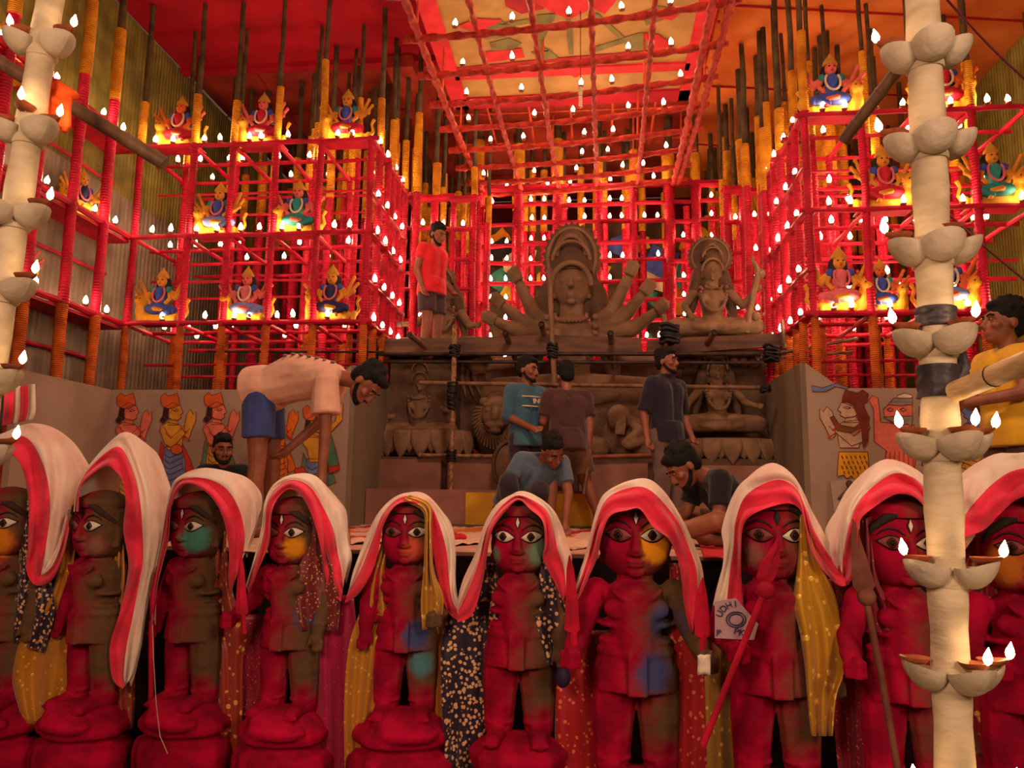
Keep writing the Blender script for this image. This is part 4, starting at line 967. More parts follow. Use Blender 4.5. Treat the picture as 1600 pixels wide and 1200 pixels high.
def A2(*l): return [((g*.17, .02, .43), (g*x1, y1, z1), (g*x2, y2, z2)) for g, x1, y1, z1, x2, y2, z2 in l]
def A3(*l): return [((g*.15, .02, z0), (g*x1, y1, z1), (g*x2, y2, z2)) for g, z0, x1, y1, z1, x2, y2, z2 in l]
idol('huge many armed clay idol with a domed crown in the middle of the stage', 893, 482, 8.9, 2.4,
     A3((1, .47, .195, -.03, .50, .272, -.07, .655), (1, .45, .235, -.03, .455, .335, -.08, .565), (1, .42, .29, -.04, .41, .39, -.10, .475), (1, .38, .27, -.04, .27, .40, -.12, .24),
        (-1, .47, .185, -.03, .50, .25, -.07, .635), (-1, .45, .225, -.03, .445, .318, -.08, .52), (-1, .42, .25, -.04, .40, .35, -.10, .44), (-1, .38, .27, -.04, .26, .40, -.12, .22)), hw=.088, halo=.138, vox=.0145, dome=True, hz=1.32)
it, ib, is_ = idol('clay idol with a toothed halo holding a stringed staff on the upper tier', 1112, 442, 8.7, 1.22, A2((1, .27, -.03, .30, .36, -.1, .40), (-1, .26, -.02, .30, .22, -.12, .20)), halo=.2)
idol('clay idol seated behind the worker in the red shirt', 694, 474, 8.95, 1.22, A2((1, .26, -.02, .30, .34, -.10, .28), (-1, .26, -.03, .32, .38, -.1, .30)), halo=.10, crown_h=.18)
idol('small clay idol seated on a lotus below the idol with the staff', 1120, 594, 8.3, 1.08, A2((1, .27, -.03, .30, .34, -.14, .26), (-1, .28, -.02, .30, .33, -.14, .22)), halo=.12, crown_h=.12)
idol('small clay idol seated on a lotus beside the lion face', 658, 612, 8.3, 1.0, A2((1, .27, -.03, .32, .33, -.14, .30), (-1, .30, -.02, .24, .40, -.12, .25)), halo=.11, crown_h=.12)
# the stringed staff of the upper idol
st = thing('stringed_staff', 'curved clay staff with two gourds in the hand of the upper idol', 'staff', P(1166, 520, Y=8.5))
MB().tube([P(x, y, Y=8.5) for x, y in ((1166, 520), (1172, 490), (1178, 455), (1185, 425), (1181, 415), (1176, 408), (1175, 398))], [.03, .035, .035, .035, .03, .02, .008], 10).build('neck', CLAY, st)
for x, y in ((1181, 494), (1189, 428)): MB().ell(P(x, y, Y=8.5), (.05, .05, .055)).build('gourd', CLAY, st)
# lotus seats: each petal its own piece
def lotus(label, x0, x1, y0, y1, Y, n):
    a, b = P(x0, y0, Y=Y), P(x1, y1, Y=Y); cx = (a.x+b.x)/2; w = (b.x-a.x)/2; h = a.z-b.z
    t = thing('lotus_seat', label, 'lotus seat', (cx, Y, b.z), 'clay lotus seats')
    MB().lathe([(.02, 0), (w*.80, 0), (w*.9, h*.45), (w*.96, h*.75), (w*.9, h*.95), (.02, h)], (cx, Y+w*.3, b.z), 30, sy=.5).build('core', CLAYD, t)
    for row, (pn, sc) in enumerate(((n, 1.0), (n-1, .8))):
        for k in range(pn):
            u = ((k+.5)/pn-.5)*math.pi*.98; dx, dy = math.sin(u), -math.cos(u)
            c = Vector((cx+dx*w*(.98-.06*row), Y+w*.3+dy*w*.5*(1.02-.08*row), a.z-h*.1)); sd = Vector((math.cos(u), math.sin(u)*.5, 0)).normalized(); ph = h*1.0*sc; pw = w*1.55/pn*(1 if row == 0 else .8)
            rows = []
            for j in range(7):
                v = j/6; ww = pw*max(0, math.sin(math.pi*min(1, .22+.78*v)))**.8*(1 if v < .55 else 1.0); ww = pw*(1-max(0, (v-.35)/.65)**1.6)
                rows.append([c+sd*(ww*q)+Vector((dx, dy*.6, 0))*(.05*math.sin(v*2.6)*(1-.35*q*q))-Vector((0, 0, ph*v)) for q in (-1, -.6, 0, .6, 1)])
            MB().grid(rows).build('petal', CLAY, t, solid=.025)
    return t
lotus('clay lotus seat under the small idol below the staff', 1070, 1214, 682, 722, 8.1, 7)
lotus('clay lotus seat under the small idol beside the lion face', 594, 728, 668, 712, 8.1, 7)
# carved slabs behind the lower idols
def slab_carved(label, outline, Y):
    t = thing('carved_slab', label, 'slab', P(*outline[0], Y=Y))
    MB().prism([P(x, y, Y=Y) for x, y in outline], (0, .12, 0)).build('panel', CLAYD, t, smooth=False)
    return t
t = slab_carved('arched clay slab with scalloped edge behind the small idol below the staff', [(1062, 715), (1062, 600), (1070, 572), (1085, 558), (1120, 552), (1165, 556), (1190, 565), (1197, 600), (1200, 715)], 8.55)
for k in range(9): MB().ell(P(1072+15*k, 566+2*math.sin(k), Y=8.53), (.055, .04, .06), nu=10, nv=6).build('scallop', CLAY, t)
t = slab_carved('rough clay slab with carved folds behind the small idol beside the lion', [(610, 700), (612, 565), (650, 558), (720, 558), (757, 566), (760, 700)], 8.55)
for k in range(12): MB().tube([P(616+12*k, 562, Y=8.53), P(612+12*k+4*math.sin(k), 590, Y=8.52), P(620+12*k, 620, Y=8.53)], [.012, .035, .01], 8).build('fold', CLAY, t)
t = slab_carved('plain clay slab behind the lion face', [(752, 716), (756, 606), (800, 602), (860, 604), (1000, 604), (1085, 606), (1085, 716)], 9.5)
MB().box(P(920, 585, Y=9.55), (2.7, .1, .34)).build('ledge', CLAYD, t, smooth=False)
# lion face
lf = thing('clay_lion', 'clay lion with carved mane beside the lap of the many armed idol', 'lion', P(772, 705, Y=8.3))
L = MB(); lc = P(776, 655, Y=8.3)
L.ell(lc+Vector((.01, .12, 0)), (.26, .14, .34), nu=20, nv=12); L.ell(lc+Vector((0, .0, .06)), (.17, .13, .2), nu=16, nv=10)
L.ell(lc+Vector((0, -.10, -.05)), (.10, .10, .10)); L.ell(lc+Vector((0, -.19, .0)), (.05, .03, .035)); L.tube([lc+Vector((0, -.1, .16)), lc+Vector((0, -.17, .03))], [.04, .05], 8)
for g in (-1, 1):
    L.ell(lc+Vector((g*.075, -.10, .09)), (.045, .03, .022)); L.ell(lc+Vector((g*.15, .02, .2)), (.05, .04, .05)); L.ell(lc+Vector((g*.05, -.15, -.07)), (.055, .05, .04)); L.tube([lc+Vector((g*.03, -.12, .15)), lc+Vector((g*.13, -.09, .15))], .02, 6)
L.ell(lc+Vector((0, -.12, -.13)), (.07, .06, .04)); L.ell(lc+Vector((.1, .5, -.1)), (.5, .5, .36), nu=16, nv=8)
remesh(L, 'body', CLAY, lf, vox=.012, smooth=2)
mn = MB()
for k in range(30):
    a = math.radians(150+240*k/29); r0, r1 = .2, .33
    mn.tube([lc+Vector((r0*.85*math.cos(a), -.03, r0*math.sin(a)+.02)), lc+Vector((r1*.8*math.cos(a+.1), .02, r1*math.sin(a+.1)))], [.018, .012], 6)
mn.build('mane', CLAY, lf)
# crouching clay demon under the idol and the folded cloth mass
dm = thing('clay_demon', 'crouching clay figure with folded arms under the lap of the many armed idol', 'figure', P(975, 716, Y=8.3))
D = MB(); c = P(978, 672, Y=8.25)
D.ell(c+Vector((0, .1, -.08)), (.28, .2, .26), nu=16, nv=10); D.ell(c+Vector((-.08, -.08, .12)), (.13, .13, .15)); caps(D, c+Vector((-.02, -.1, .15)), .05, c+Vector((.14, -.18, -.02)), .06); caps(D, c+Vector((.14, -.18, -.02)), .06, c+Vector((-.02, -.22, -.16)), .05)
caps(D, c+Vector((.22, 0, .1)), .07, c+Vector((.2, -.16, -.12)), .06); caps(D, c+Vector((.2, -.16, -.12)), .055, c+Vector((.02, -.24, -.18)), .05)
for q in range(4): caps(D, c+Vector((-.10+.03*q, -.22, .06+.02*q)), .016, c+Vector((-.12+.03*q, -.23, -.06)), .014, 6)
caps(D, c+Vector((-.3, -.05, -.2)), .13, c+Vector((-.62, -.02, -.14)), .14); caps(D, c+Vector((.2, -.1, -.22)), .12, c+Vector((.46, -.1, -.25)), .07)
remesh(D, 'body', CLAY, dm, vox=.014, smooth=3)
ms = MB(); 
for k in range(16): ms.tube([P(812+12*k, 618, Y=8.7), P(806+13*k, 650, Y=8.42), P(808+13*k, 690, Y=8.35), P(806+13*k, 714, Y=8.4)], [.05, .09, .08, .06], 8)
tag(remesh(ms, 'clay_drapery', CLAYD, vox=.02, smooth=4), 'folded clay drapery hanging below the lap of the many armed idol', 'drapery')
sh = thing('clay_shield', 'round clay shield with a thick rim leaning behind the man in teal', 'shield', P(790, 760, Y=7.85))
c = P(796, 716, Y=7.8)-Vector((0, 0, .07))
MB().lathe([(.01, -.05), (.10, -.045), (.15, -.02), (.155, .02), (.01, .02)], (0, 0, 0), 28).build('face', CLAY, sh)
for ch in sh.children: ch.data.transform(Matrix.Translation(c) @ Matrix.Scale(1.45, 4, (0, 0, 1)) @ Matrix.Rotation(math.pi/2, 4, 'X') @ Matrix.Rotation(math.pi, 4, 'X'))
MB().tube([c+Vector((.16*math.cos(a), -.03, .235*math.sin(a))) for a in [2*math.pi*k/30 for k in range(31)]], .022, 8).build('rim', CLAYD, sh)

# ================================================================ WORK PLATFORM
def pplane(px, Y): return P(px[0], px[1], Y=Y)
DK = 8.0
def plank(label, pts, Y, th=.05):
    o = MB().prism([P(x, y, Y=Y) for x, y in pts], (0, th, 0)).build('wooden_plank', WOOD, smooth=False); return tag(o, label, 'plank', 'planks of the work platform')
plank('long weathered plank facing the viewer in front of the many armed idol', [(705, 528), (862, 523), (1002, 528), (1002, 552), (862, 554), (705, 550)], DK)
plank('weathered plank edge below the worker in the red shirt', [(548, 530), (640, 528), (712, 528), (712, 552), (600, 552)], DK+.1)
plank('sloping plank edge below the idol with the staff', [(1012, 532), (1055, 528), (1150, 524), (1244, 519), (1246, 540), (1150, 545), (1060, 552), (1012, 555)], DK+.05)
for k, (x0, x1) in enumerate(((560, 760), (1040, 1225))):
    a, b = P(x0, 545, Y=DK+.1), P(x1, 545, Y=DK+.1)
    for q in range(4):
        o = slab('wooden_plank', a.x, b.x, 8.16+.28*q, 8.42+.28*q, a.z-.03, a.z, WOOD)
        tag(o, ('deck plank under the feet of the worker in red', 'deck plank under the idol with the staff')[k], 'plank', ('deck planks under the worker in red', 'deck planks under the idol with the staff')[k])
HP = [('dark ledger bamboo right under the plank edge', (575, 553), (1215, 553), 7.93, .022, BAMB), ('second dark ledger bamboo below the planks', (600, 565), (1190, 567), 7.95, .018, BAMB),
      ('thin dark bamboo reaching out over the bending worker', (322, 549), (600, 550), 7.6, .012, BAMB), ('dark bamboo end reaching past the plastered return towards the staff', (1190, 556), (1340, 529), 7.9, .018, BAM),
      ('lower bamboo end beside the plastered return', (1195, 560), (1332, 550), 7.92, .016, BAM), ('long guard bamboo running in front of the lower idols', (655, 598), (1200, 606), 7.7, .022, BAM),
      ('speckled bamboo lying in front of the lotus beside the lion', (655, 711), (778, 713), 7.9, .02, M('speckled bamboo', '#9c7650', .6, '#5c3c26', 30, .3)),
      ('red brown bamboo lying behind the man in brown', (925, 714), (1022, 711), 7.9, .022, M('red brown bamboo', '#8a4c34', .6, '#6c3626', 12, .3))]
for lab, a, b, Y, r, m in HP: pole(lab, P(*a, Y=Y), P(*b, Y=Y), r, m, nodes=4)
SPB = MATS['speckled bamboo']
VP_ = [('speckled upright bamboo of the platform between lotus and lion', (711, 508), (703, 812), 7.62, .026, SPB), ('pale upright bamboo pole in front of the face of the many armed idol', (858, 420), (868, 640), 7.75, .026, BAM),
       ('upright bamboo beside the man in navy', (1038, 492), (1044, 640), 7.75, .026, BAM), ('short upright stub on the planks by the plastered return', (1222, 500), (1226, 545), 7.9, .022, BAM), ('short upright bamboo at the plank end over the bending worker', (580, 520), (582, 560), 7.9, .022, BAM)]
for lab, a, b, Y, r, m in VP_: pole(lab, P(*a, Y=Y), P(*b, Y=Y), r, m, nodes=3)
def hollow(label, px, Y0, Y1, r=.032, tilt=0):
    a = P(*px, Y=Y0); b = a+Vector((.05+tilt, Y1-Y0, -.20)); t = thing('bamboo_pole', label, 'bamboo', a)
    d = (b-a); pts = [a+d*.25, a, b]
    MB().tube([a, b], r, 14, cap=False).build('culm', BAM, t); MB().tube([a-d*.002, a+d*.12], r*.72, 14).build('hollow', TAPE, t)  # solid black plug: the shade inside the culm is put in as colour
    MB().tube([a-d*.004, a+d*.004], [r*1.04, r*1.04], 14, cap=False).build('cut_rim', SPB, t)
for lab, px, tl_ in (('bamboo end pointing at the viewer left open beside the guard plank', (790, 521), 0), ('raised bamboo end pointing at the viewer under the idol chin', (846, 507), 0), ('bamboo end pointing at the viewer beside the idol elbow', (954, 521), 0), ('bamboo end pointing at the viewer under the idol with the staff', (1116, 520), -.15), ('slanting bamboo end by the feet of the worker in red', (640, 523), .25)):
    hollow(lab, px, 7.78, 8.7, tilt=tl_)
for lab, x, y, Y, w, h in (('black lashing on the speckled upright under the planks', 710, 548, 7.62, .05, .07), ('black lashing where the guard bamboo meets the speckled upright', 707, 604, 7.6, .05, .05), ('long black strip tied below the guard bamboo', 706, 625, 7.6, .035, .1), ('black lashing on the speckled upright above the plywood', 705, 712, 7.62, .045, .06),
    ('black lashing on the pole in front of the idol', 863, 548, 7.74, .05, .08), ('tangled black lashing beside the upper plank joint', 1046, 522, 7.72, .09, .11), ('black lashing on the far plank end', 1206, 552, 7.86, .07, .09), ('black lashing at the plank end over the bending worker', 580, 553, 7.88, .07, .08), ('black lashing on the long bamboo end past the return', 1280, 540, 7.86, .04, .05), ('dark red lashing at the end of the guard bamboo', 1196, 608, 7.68, .05, .035)):
    b = MB(); c = P(x, y, Y=Y)
    for k in range(5): b.tube([c+Vector((w*math.cos(a)*R_.uniform(.8, 1.1), w*.7*math.sin(a), h*(k-2)/2.6+R_.uniform(-.01, .01)+.01*math.sin(a*2))) for a in [2*math.pi*q/10 for q in range(11)]], h*.20, 6)
    tag(b.build('lashing_cloth', TAPE), lab, 'lashing')
# ================================================================ MURAL FIGURES
OUT = M('mural outline', '#7a2a1c', .8, bmp=0)
def wp(x, y, lift): return P(x, y, Y=PY-lift)
def mpoly(par, name, pts, m, lift=.003, outline=True):
    b = MB().prism([wp(x, y, lift) for x, y in pts], (0, .002, 0), 0)
    if outline:
        q = [wp(x, y, lift+.0005) for x, y in pts]; b.tube(q+[q[0], q[1]], .0035, 4, mi=1, cap=False)
    return b.build(name, [m, OUT], par, smooth=False)
MC = {k: M('mural '+k, v, .85, bmp=0) for k, v in dict(pink='#d8705c', ochre='#c8902e', orange='#d4681c', hair='#2e1c18', crown='#c85a22', green='#4e7a58', red='#b8322a', blue='#6a78a0', cream='#b89c80', blueskin='#5a74a8', teal='#2f6a62', yellow='#d29a20', brown='#6e2e20', grey='#8c8074', stripe='#3c3a52', fish='#6c4426', white='#d8c8b0').items()}
BASE_FIG = dict(
 shawl_a=[(252, 686), (247, 718), (240, 736), (257, 742), (259, 700)], shawl_b=[(285, 690), (296, 712), (303, 732), (292, 737), (284, 724)],
 dhoti=[(257, 695), (284, 695), (290, 720), (288, 770), (282, 815), (260, 815), (256, 760), (254, 720)],
 torso=[(250, 664), (262, 657), (280, 660), (287, 668), (285, 690), (283, 700), (262, 700), (258, 680), (252, 672)],
 neck=[(266, 651), (276, 653), (279, 661), (262, 661)], hair=[(253, 652), (256, 634), (270, 626), (281, 630), (272, 635), (265, 642), (263, 652), (257, 657), (252, 656)],
 crown=[(252, 629), (251, 617), (258, 611), (263, 616), (272, 613), (277, 611), (280, 622), (281, 630), (268, 636), (258, 634)],
 face=[(264, 636), (276, 630), (282, 631), (284, 637), (286, 642), (282, 645), (283, 650), (277, 654), (268, 653), (263, 648)],
 arm=[(249, 668), (256, 664), (267, 682), (288, 662), (296, 667), (270, 697), (258, 691)],
 hand=[(288, 664), (292, 644), (298, 637), (302, 645), (306, 640), (306, 654), (300, 668), (294, 686), (289, 682)],
 bun=[(250, 652), (254, 648), (259, 650), (259, 656), (254, 659), (250, 656)])
def mfig(par, tr, skin, crown, shawl, dhoti, stripes=True, hair='hair', skip=()):
    """standing praying figure in profile; tr maps the drawing to photo pixels"""
    cols = dict(shawl_a=shawl, shawl_b=shawl, dhoti=dhoti, torso=skin, neck=skin, hair=hair, crown=crown, face=skin, arm=skin, hand=skin, bun=hair)
    for i, (k, pts) in enumerate(BASE_FIG.items()):
        if k in skip: continue
        mpoly(par, 'painted_'+k.split('_')[0], [tr(x, y) for x, y in pts], MC[cols[k]], .003+.0008*i)
    if stripes and 'dhoti' not in skip:
        b = MB()
        for k in range(9): b.tube([wp(*tr(x, y), .008) for x, y in ((257, 706+9*k), (264, 712+9*k), (270, 710+9*k))]+[wp(*tr(x, y), .008) for x, y in ((278, 706+9*k), (286, 702+9*k))], .003, 4)
        b.build('painted_stripes', MC['stripe'], par)
    b = MB().tube([wp(*tr(x, y), .013) for x, y in ((271, 639), (275, 636), (280, 638), (275, 640), (271, 639))], .0025, 4); b.build('painted_eye', MC['hair'], par)
    if 'arm' not in skip:
        for q in ((286, 668), (291, 680), (262, 676)): MB().tube([wp(*tr(q[0]-3, q[1]-3), .014), wp(*tr(q[0]+6, q[1]+5), .014)], .006, 4).build('painted_bangle', MC['red'], par)
mfig(MUR_L, lambda x, y: (x-69, y+3), 'pink', 'crown', 'green', 'ochre')
mfig(MUR_L, lambda x, y: (x, y+3), 'ochre', 'crown', 'red', 'blue')
mpoly(MUR_L, 'painted_sash', [(276+9*math.cos(a), 702+8*math.sin(a)) for a in [6.283*k/12 for k in range(12)]], MC['crown'], .015)
mfig(MUR_L, lambda x, y: (x+68, y+2), 'pink', 'crown', 'green', 'ochre')
mfig(MUR_L, lambda x, y: (x+160, y+2), 'orange', 'crown', 'orange', 'orange')
mfig(MUR_L, lambda x, y: (x+222, y+22), 'ochre', 'crown', 'green', 'blue', skip=('arm', 'hand'))
mpoly(MUR_L, 'painted_shawl', [(500, 668), (512, 664), (524, 700), (531, 732), (514, 738), (510, 705)], MC['green'], .014)
mpoly(MUR_L, 'painted_arm', [(508, 668), (524, 658), (529, 630), (536, 630), (535, 656), (516, 676)], MC['ochre'], .015)
mpoly(MUR_L, 'painted_hem', [(460, 733), (474, 729), (479, 738), (462, 746)], MC['red'], .016); mpoly(MUR_L, 'painted_hem', [(512, 730), (530, 726), (531, 734), (514, 740)], MC['red'], .016)
# the other panel: bearded sage, red many headed elder, blue figures
sg = lambda x, y: (1361-(x-248)*1.38, 609+(y-611)*1.02)
mfig(MUR_R, sg, 'cream', 'brown', 'cream', 'yellow', stripes=False, hair='brown', skip=('dhoti', 'shawl_a', 'shawl_b'))
mpoly(MUR_R, 'painted_hair', [(1327, 618), (1345, 625), (1357, 650), (1356, 690), (1349, 700), (1346, 670), (1338, 645)], MC['brown'], .014)
mpoly(MUR_R, 'painted_loincloth', [(1311, 706), (1356, 706), (1358, 745), (1352, 742), (1348, 749), (1342, 743), (1336, 750), (1330, 743), (1324, 748), (1318, 742), (1308, 744)], MC['yellow'], .012)
b = MB()
for k in range(22): x = 1315+(k % 6)*7+(k//6 % 2)*3; y = 712+(k//6)*8; b.tube([wp(x, y, .016), wp(x+2, y+5, .016)], .005, 4)
b.build('painted_spots', MC['brown'], MUR_R)
mpoly(MUR_R, 'painted_snake', [(1297, 652), (1303, 650), (1312, 664), (1335, 668), (1345, 660), (1347, 666), (1330, 676), (1308, 673)], MC['fish'], .016)
mpoly(MUR_R, 'painted_scarf', [(1268, 602), (1285, 606), (1305, 599), (1325, 605), (1324, 608), (1305, 604), (1290, 612), (1270, 612)], MC['blue'], .006)
mpoly(MUR_R, 'painted_elder', [(1380, 660), (1428, 664), (1432, 700), (1428, 745), (1376, 740), (1386, 705), (1366, 690), (1365, 640), (1358, 626), (1362, 618), (1372, 622), (1376, 660)], MC['pink'], .004)
mpoly(MUR_R, 'painted_face', [(1380, 640), (1392, 628), (1425, 628), (1426, 655), (1395, 662), (1382, 650)], MC['pink'], .006)
mpoly(MUR_R, 'painted_hair', [(1388, 632), (1396, 622), (1426, 622), (1426, 632), (1405, 634)], MC['grey'], .008); mpoly(MUR_R, 'painted_beard', [(1380, 652), (1400, 650), (1426, 650), (1424, 668), (1418, 662), (1410, 664), (1395, 660)], MC['grey'], .009)
mpoly(MUR_R, 'painted_crown', [(1402, 618), (1414, 614), (1426, 618), (1424, 622), (1403, 622)], MC['white'], .009)
for x in (1391, 1411): MB().tube([wp(x-5, 640, .011), wp(x, 637, .011), wp(x+5, 640, .011), wp(x, 643, .011), wp(x-5, 640, .011)], .003, 4).build('painted_eye', MC['hair'], MUR_R)
b = MB()
for k in range(7): b.tube([wp(1384+7*k, 705, .008), wp(1380+8*k, 745, .008)], .004, 4)
b.build('painted_stripes', MC['red'], MUR_R)
mfig(MUR_R, lambda x, y: (1546-(x-248)*1.15, 612+(y-611)*1.0), 'blueskin', 'crown', 'teal', 'ochre'); mfig(MUR_R, lambda x, y: (1500-(x-248)*1.1, 606+(y-611)*1.0), 'blue', 'red', 'teal', 'teal')
# ================================================================ PAINTED FIGURES ON THE SCAFFOLDS
FS = {k: M('figure '+k, v, .7, bmp=.1) for k, v in dict(ochre='#d8902a', orange='#d8642c', pink='#e06a5a', yellow='#d89a22', blue='#3c52a8', lblue='#7a8cc8', teal='#2c8a86', red='#c01a34', navy='#2a2c58', rose='#d86a6e', black='#1e1418', gold='#c8922c', cream='#e0c8a0').items()}
def figure(p, skin, blouse, sari, label, flip=1, s=1.0, lion=True, rz=0):
    t = thing('painted_figure', label, 'figurine', p, 'painted seated figures on the scaffolds'); t.scale = (s*flip, s, s) if flip > 0 else (s, s, s); t.rotation_euler = (0, 0, rz); t['moved'] = 1
    f = 1 if flip > 0 else -1; V = lambda x, y, z: (x*f, y, z)
    hr = MB(); hr.ell(V(0, .0, .33), (.07, .03, .085)); hr.tube([V(-.05, .0, .3), V(-.085, 0, .2)], [.03, .02], 8); hr.tube([V(.05, .0, .3), V(.085, 0, .2)], [.03, .02], 8); hr.build('hair', FS['black'], t)
    hd = MB(); hd.ell(V(0, -.035, .355), (.042, .036, .052), nu=14, nv=10); hd.ell(V(0, -.07, .348), (.007, .01, .012)); hd.tube([V(0, -.02, .29), V(0, -.03, .32)], .022, 8)
    hd.build('head', FS[skin], t)
    for g in (-1, 1): MB().ell(V(g*.017, -.066, .362), (.009, .006, .005), nu=8, nv=4).build('eye', FS['black'], t)
    MB().ell(V(0, -.068, .33), (.011, .006, .004), nu=8, nv=4).build('mouth', FS['red'], t)
    MB().lathe([(.05, 0), (.054, .012), (.045, .03), (.03, .055), (.012, .075), (.004, .095)], V(0, -.025, .385), 14, sy=.7).build('crown', FS['gold'], t)
    MB().tube([V(0, -.03, z) for z in (.14, .18, .22, .26, .29, .305)], [.062, .055, .068, .078, .06, .025], 14, ell=.6).build('blouse', FS[blouse], t)
    MB().tube([V(.052*math.sin(a), -.075-.014*math.cos(a), .27-.03-.075*math.cos(a)) for a in [-2.3+4.6*k/14 for k in range(15)]], .009, 6).build('garland', FS['cream' if skin != 'ochre' else 'rose'], t)
    lp_ = MB(); lp_.ell(V(-.03, -.045, .115), (.105, .055, .05)); caps(lp_, V(.0, -.05, .12), .045, V(.13, -.06, .10), .034); caps(lp_, V(.11, -.07, .095), .032, V(.05, -.09, .06), .026)
    lp_.build('skirt', FS[sari], t)
    ft = MB(); caps(ft, V(-.02, -.095, .105), .020, V(.05, -.10, .09), .016); caps(ft, V(.05, -.09, .05), .018, V(.075, -.11, .03), .014); ft.build('feet', FS[skin], t)
    for g in (-1, 1):
        for q, (ex, ez, wx_, wz) in enumerate(((.13, .24, .19, .36), (.15, .22, .225, .30), (.13, .2, .2, .235), (.095, .2, .07, .16))):
            a = MB(); sh = V(g*.065, -.03, .275); el = V(g*ex, -.03-.01*q, ez); wr = V(g*wx_, -.04-.012*q, wz)
            caps(a, sh, .02, el, .017, 8); caps(a, el, .017, wr, .012, 8); a.ell(wr, (.016, .014, .018), nu=8, nv=5); a.build('arm', FS[skin], t)
    MB().ell(V(-.068, -.04, .275), (.03, .03, .035)).build('sleeve', FS['blue' if blouse != 'blue' else 'teal'], t); MB().ell(V(.068, -.04, .275), (.03, .03, .035)).build('sleeve', FS['blue' if blouse != 'blue' else 'teal'], t)
    if lion:
        l = MB(); l.ell(V(0, .0, .045), (.2, .05, .05)); l.ell(V(-.17, -.02, .10), (.055, .055, .10)); l.ell(V(-.17, -.05, .19), (.05, .045, .052)); l.ell(V(-.17, -.095, .175), (.026, .022, .024))
        for x in (-.2, -.14, .13, .19): caps(l, V(x, -.01, .06), .028, V(x, -.025, .012), .022, 8)
        l.tube([V(.19, .01, .05), V(.225, .01, .1), V(.205, .01, .16), V(.23, .01, .21)], [.02, .015, .013, .018], 8); l.ell(V(-.205, -.03, .24), (.018, .012, .02)); l.ell(V(-.135, -.03, .24), (.018, .012, .02))
        lo = remesh(l, 'lion', FS['yellow'], t, vox=.008, smooth=2)
        for x in (-.187, -.153): MB().ell(V(x, -.09, .198), (.008, .006, .007), nu=6, nv=4).build('lion_eye', FS['black'], lo)
    return t
def shelf(px, lv, Y, dz=.03): 
    q = P(px, 400, Y=Y); q = P(px+(0), 400-(lv-q.z)*150, Y=Y); return Vector((q.x, Y+.10, lv+dz))
FG = [(275, LVL[2], LY, 'orange', 'red', 'red', 'blue sleeved figure in a red skirt at the wall end of the top shelf'), (405, LVL[2], LY, 'pink', 'red', 'red', 'pink skinned figure in red with a blue shawl on the top shelf'), (538, LVL[2], LY, 'ochre', 'blue', 'red', 'ochre figure in blue blouse and red skirt at the corner of the top shelf'),
      (335, LVL[1], LY, 'ochre', 'blue', 'lblue', 'ochre figure in light blue skirt on the middle shelf'), (460, LVL[1], LY, 'pink', 'teal', 'teal', 'pink skinned figure all in teal on the middle shelf'),
      (243, LVL[0], LY, 'ochre', 'blue', 'blue', 'ochre figure all in blue on the lowest shelf by the grey wall'), (378, LVL[0], LY, 'pink', 'rose', 'lblue', 'pink skinned figure with a pale blue skirt on the lowest shelf'), (513, LVL[0], LY, 'ochre', 'navy', 'navy', 'ochre figure in dark navy at the corner of the lowest shelf'),
      (1305, LVR[2], RY, 'pink', 'blue', 'blue', 'pink skinned figure in bright blue on the top shelf by the green wall'), (1482, LVR[2], RY, 'orange', 'red', 'red', 'orange figure in maroon behind the pillar on the top shelf'),
      (1388, LVR[1], RY, 'ochre', 'red', 'red', 'ochre figure in red on the middle shelf beside the pillar'), (1562, LVR[1], RY, 'ochre', 'teal', 'teal', 'ochre figure in turquoise on the middle shelf by the green wall'),
      (1318, LVR[0], RY, 'ochre', 'rose', 'rose', 'ochre figure in rose skirt riding a lion on the lowest shelf by the plastered return'), (1383, LVR[0], RY, 'orange', 'blue', 'blue', 'small orange figure in blue on the lowest shelf left of nobody but the pillar'), (1488, LVR[0], RY, 'orange', 'lblue', 'lblue', 'orange figure in pale blue on the lowest shelf next to the man in yellow')]
for i, (px, lv, Y, sk, bl, sa, lab) in enumerate(FG):
    lab = lab.replace('small orange figure in blue on the lowest shelf left of nobody but the pillar', 'smaller orange figure in blue on the lowest shelf beside the pillar')
    rail_par = tl if px < 800 else trr
    p = shelf(px, lv, Y); slab('shelf_board', p.x-.24, p.x+.24, Y-.02, Y+.22, lv+.012, lv+.028, REDR, rail_par)
    figure(p, sk, bl, sa, lab, flip=1 if px < 800 else -1, s=(1.26 if px < 800 else 1.32)*(.8 if px == 1383 else 1))
for y, lv, sk, bl, sa, lab in ((6.9, LVL[1], 'ochre', 'navy', 'yellow', 'ochre figure on the middle shelf of the scaffold wing'), (6.1, LVL[0], 'pink', 'red', 'yellow', 'figure in yellow on the lowest shelf of the scaffold wing'), (5.7, LVL[2]-.2, 'ochre', 'yellow', 'yellow', 'yellow figure on the upper shelf of the scaffold wing')):
    figure(Vector((wing_x-.2, y, lv+.0)), sk, bl, sa, lab, s=1.1, rz=math.radians(70))
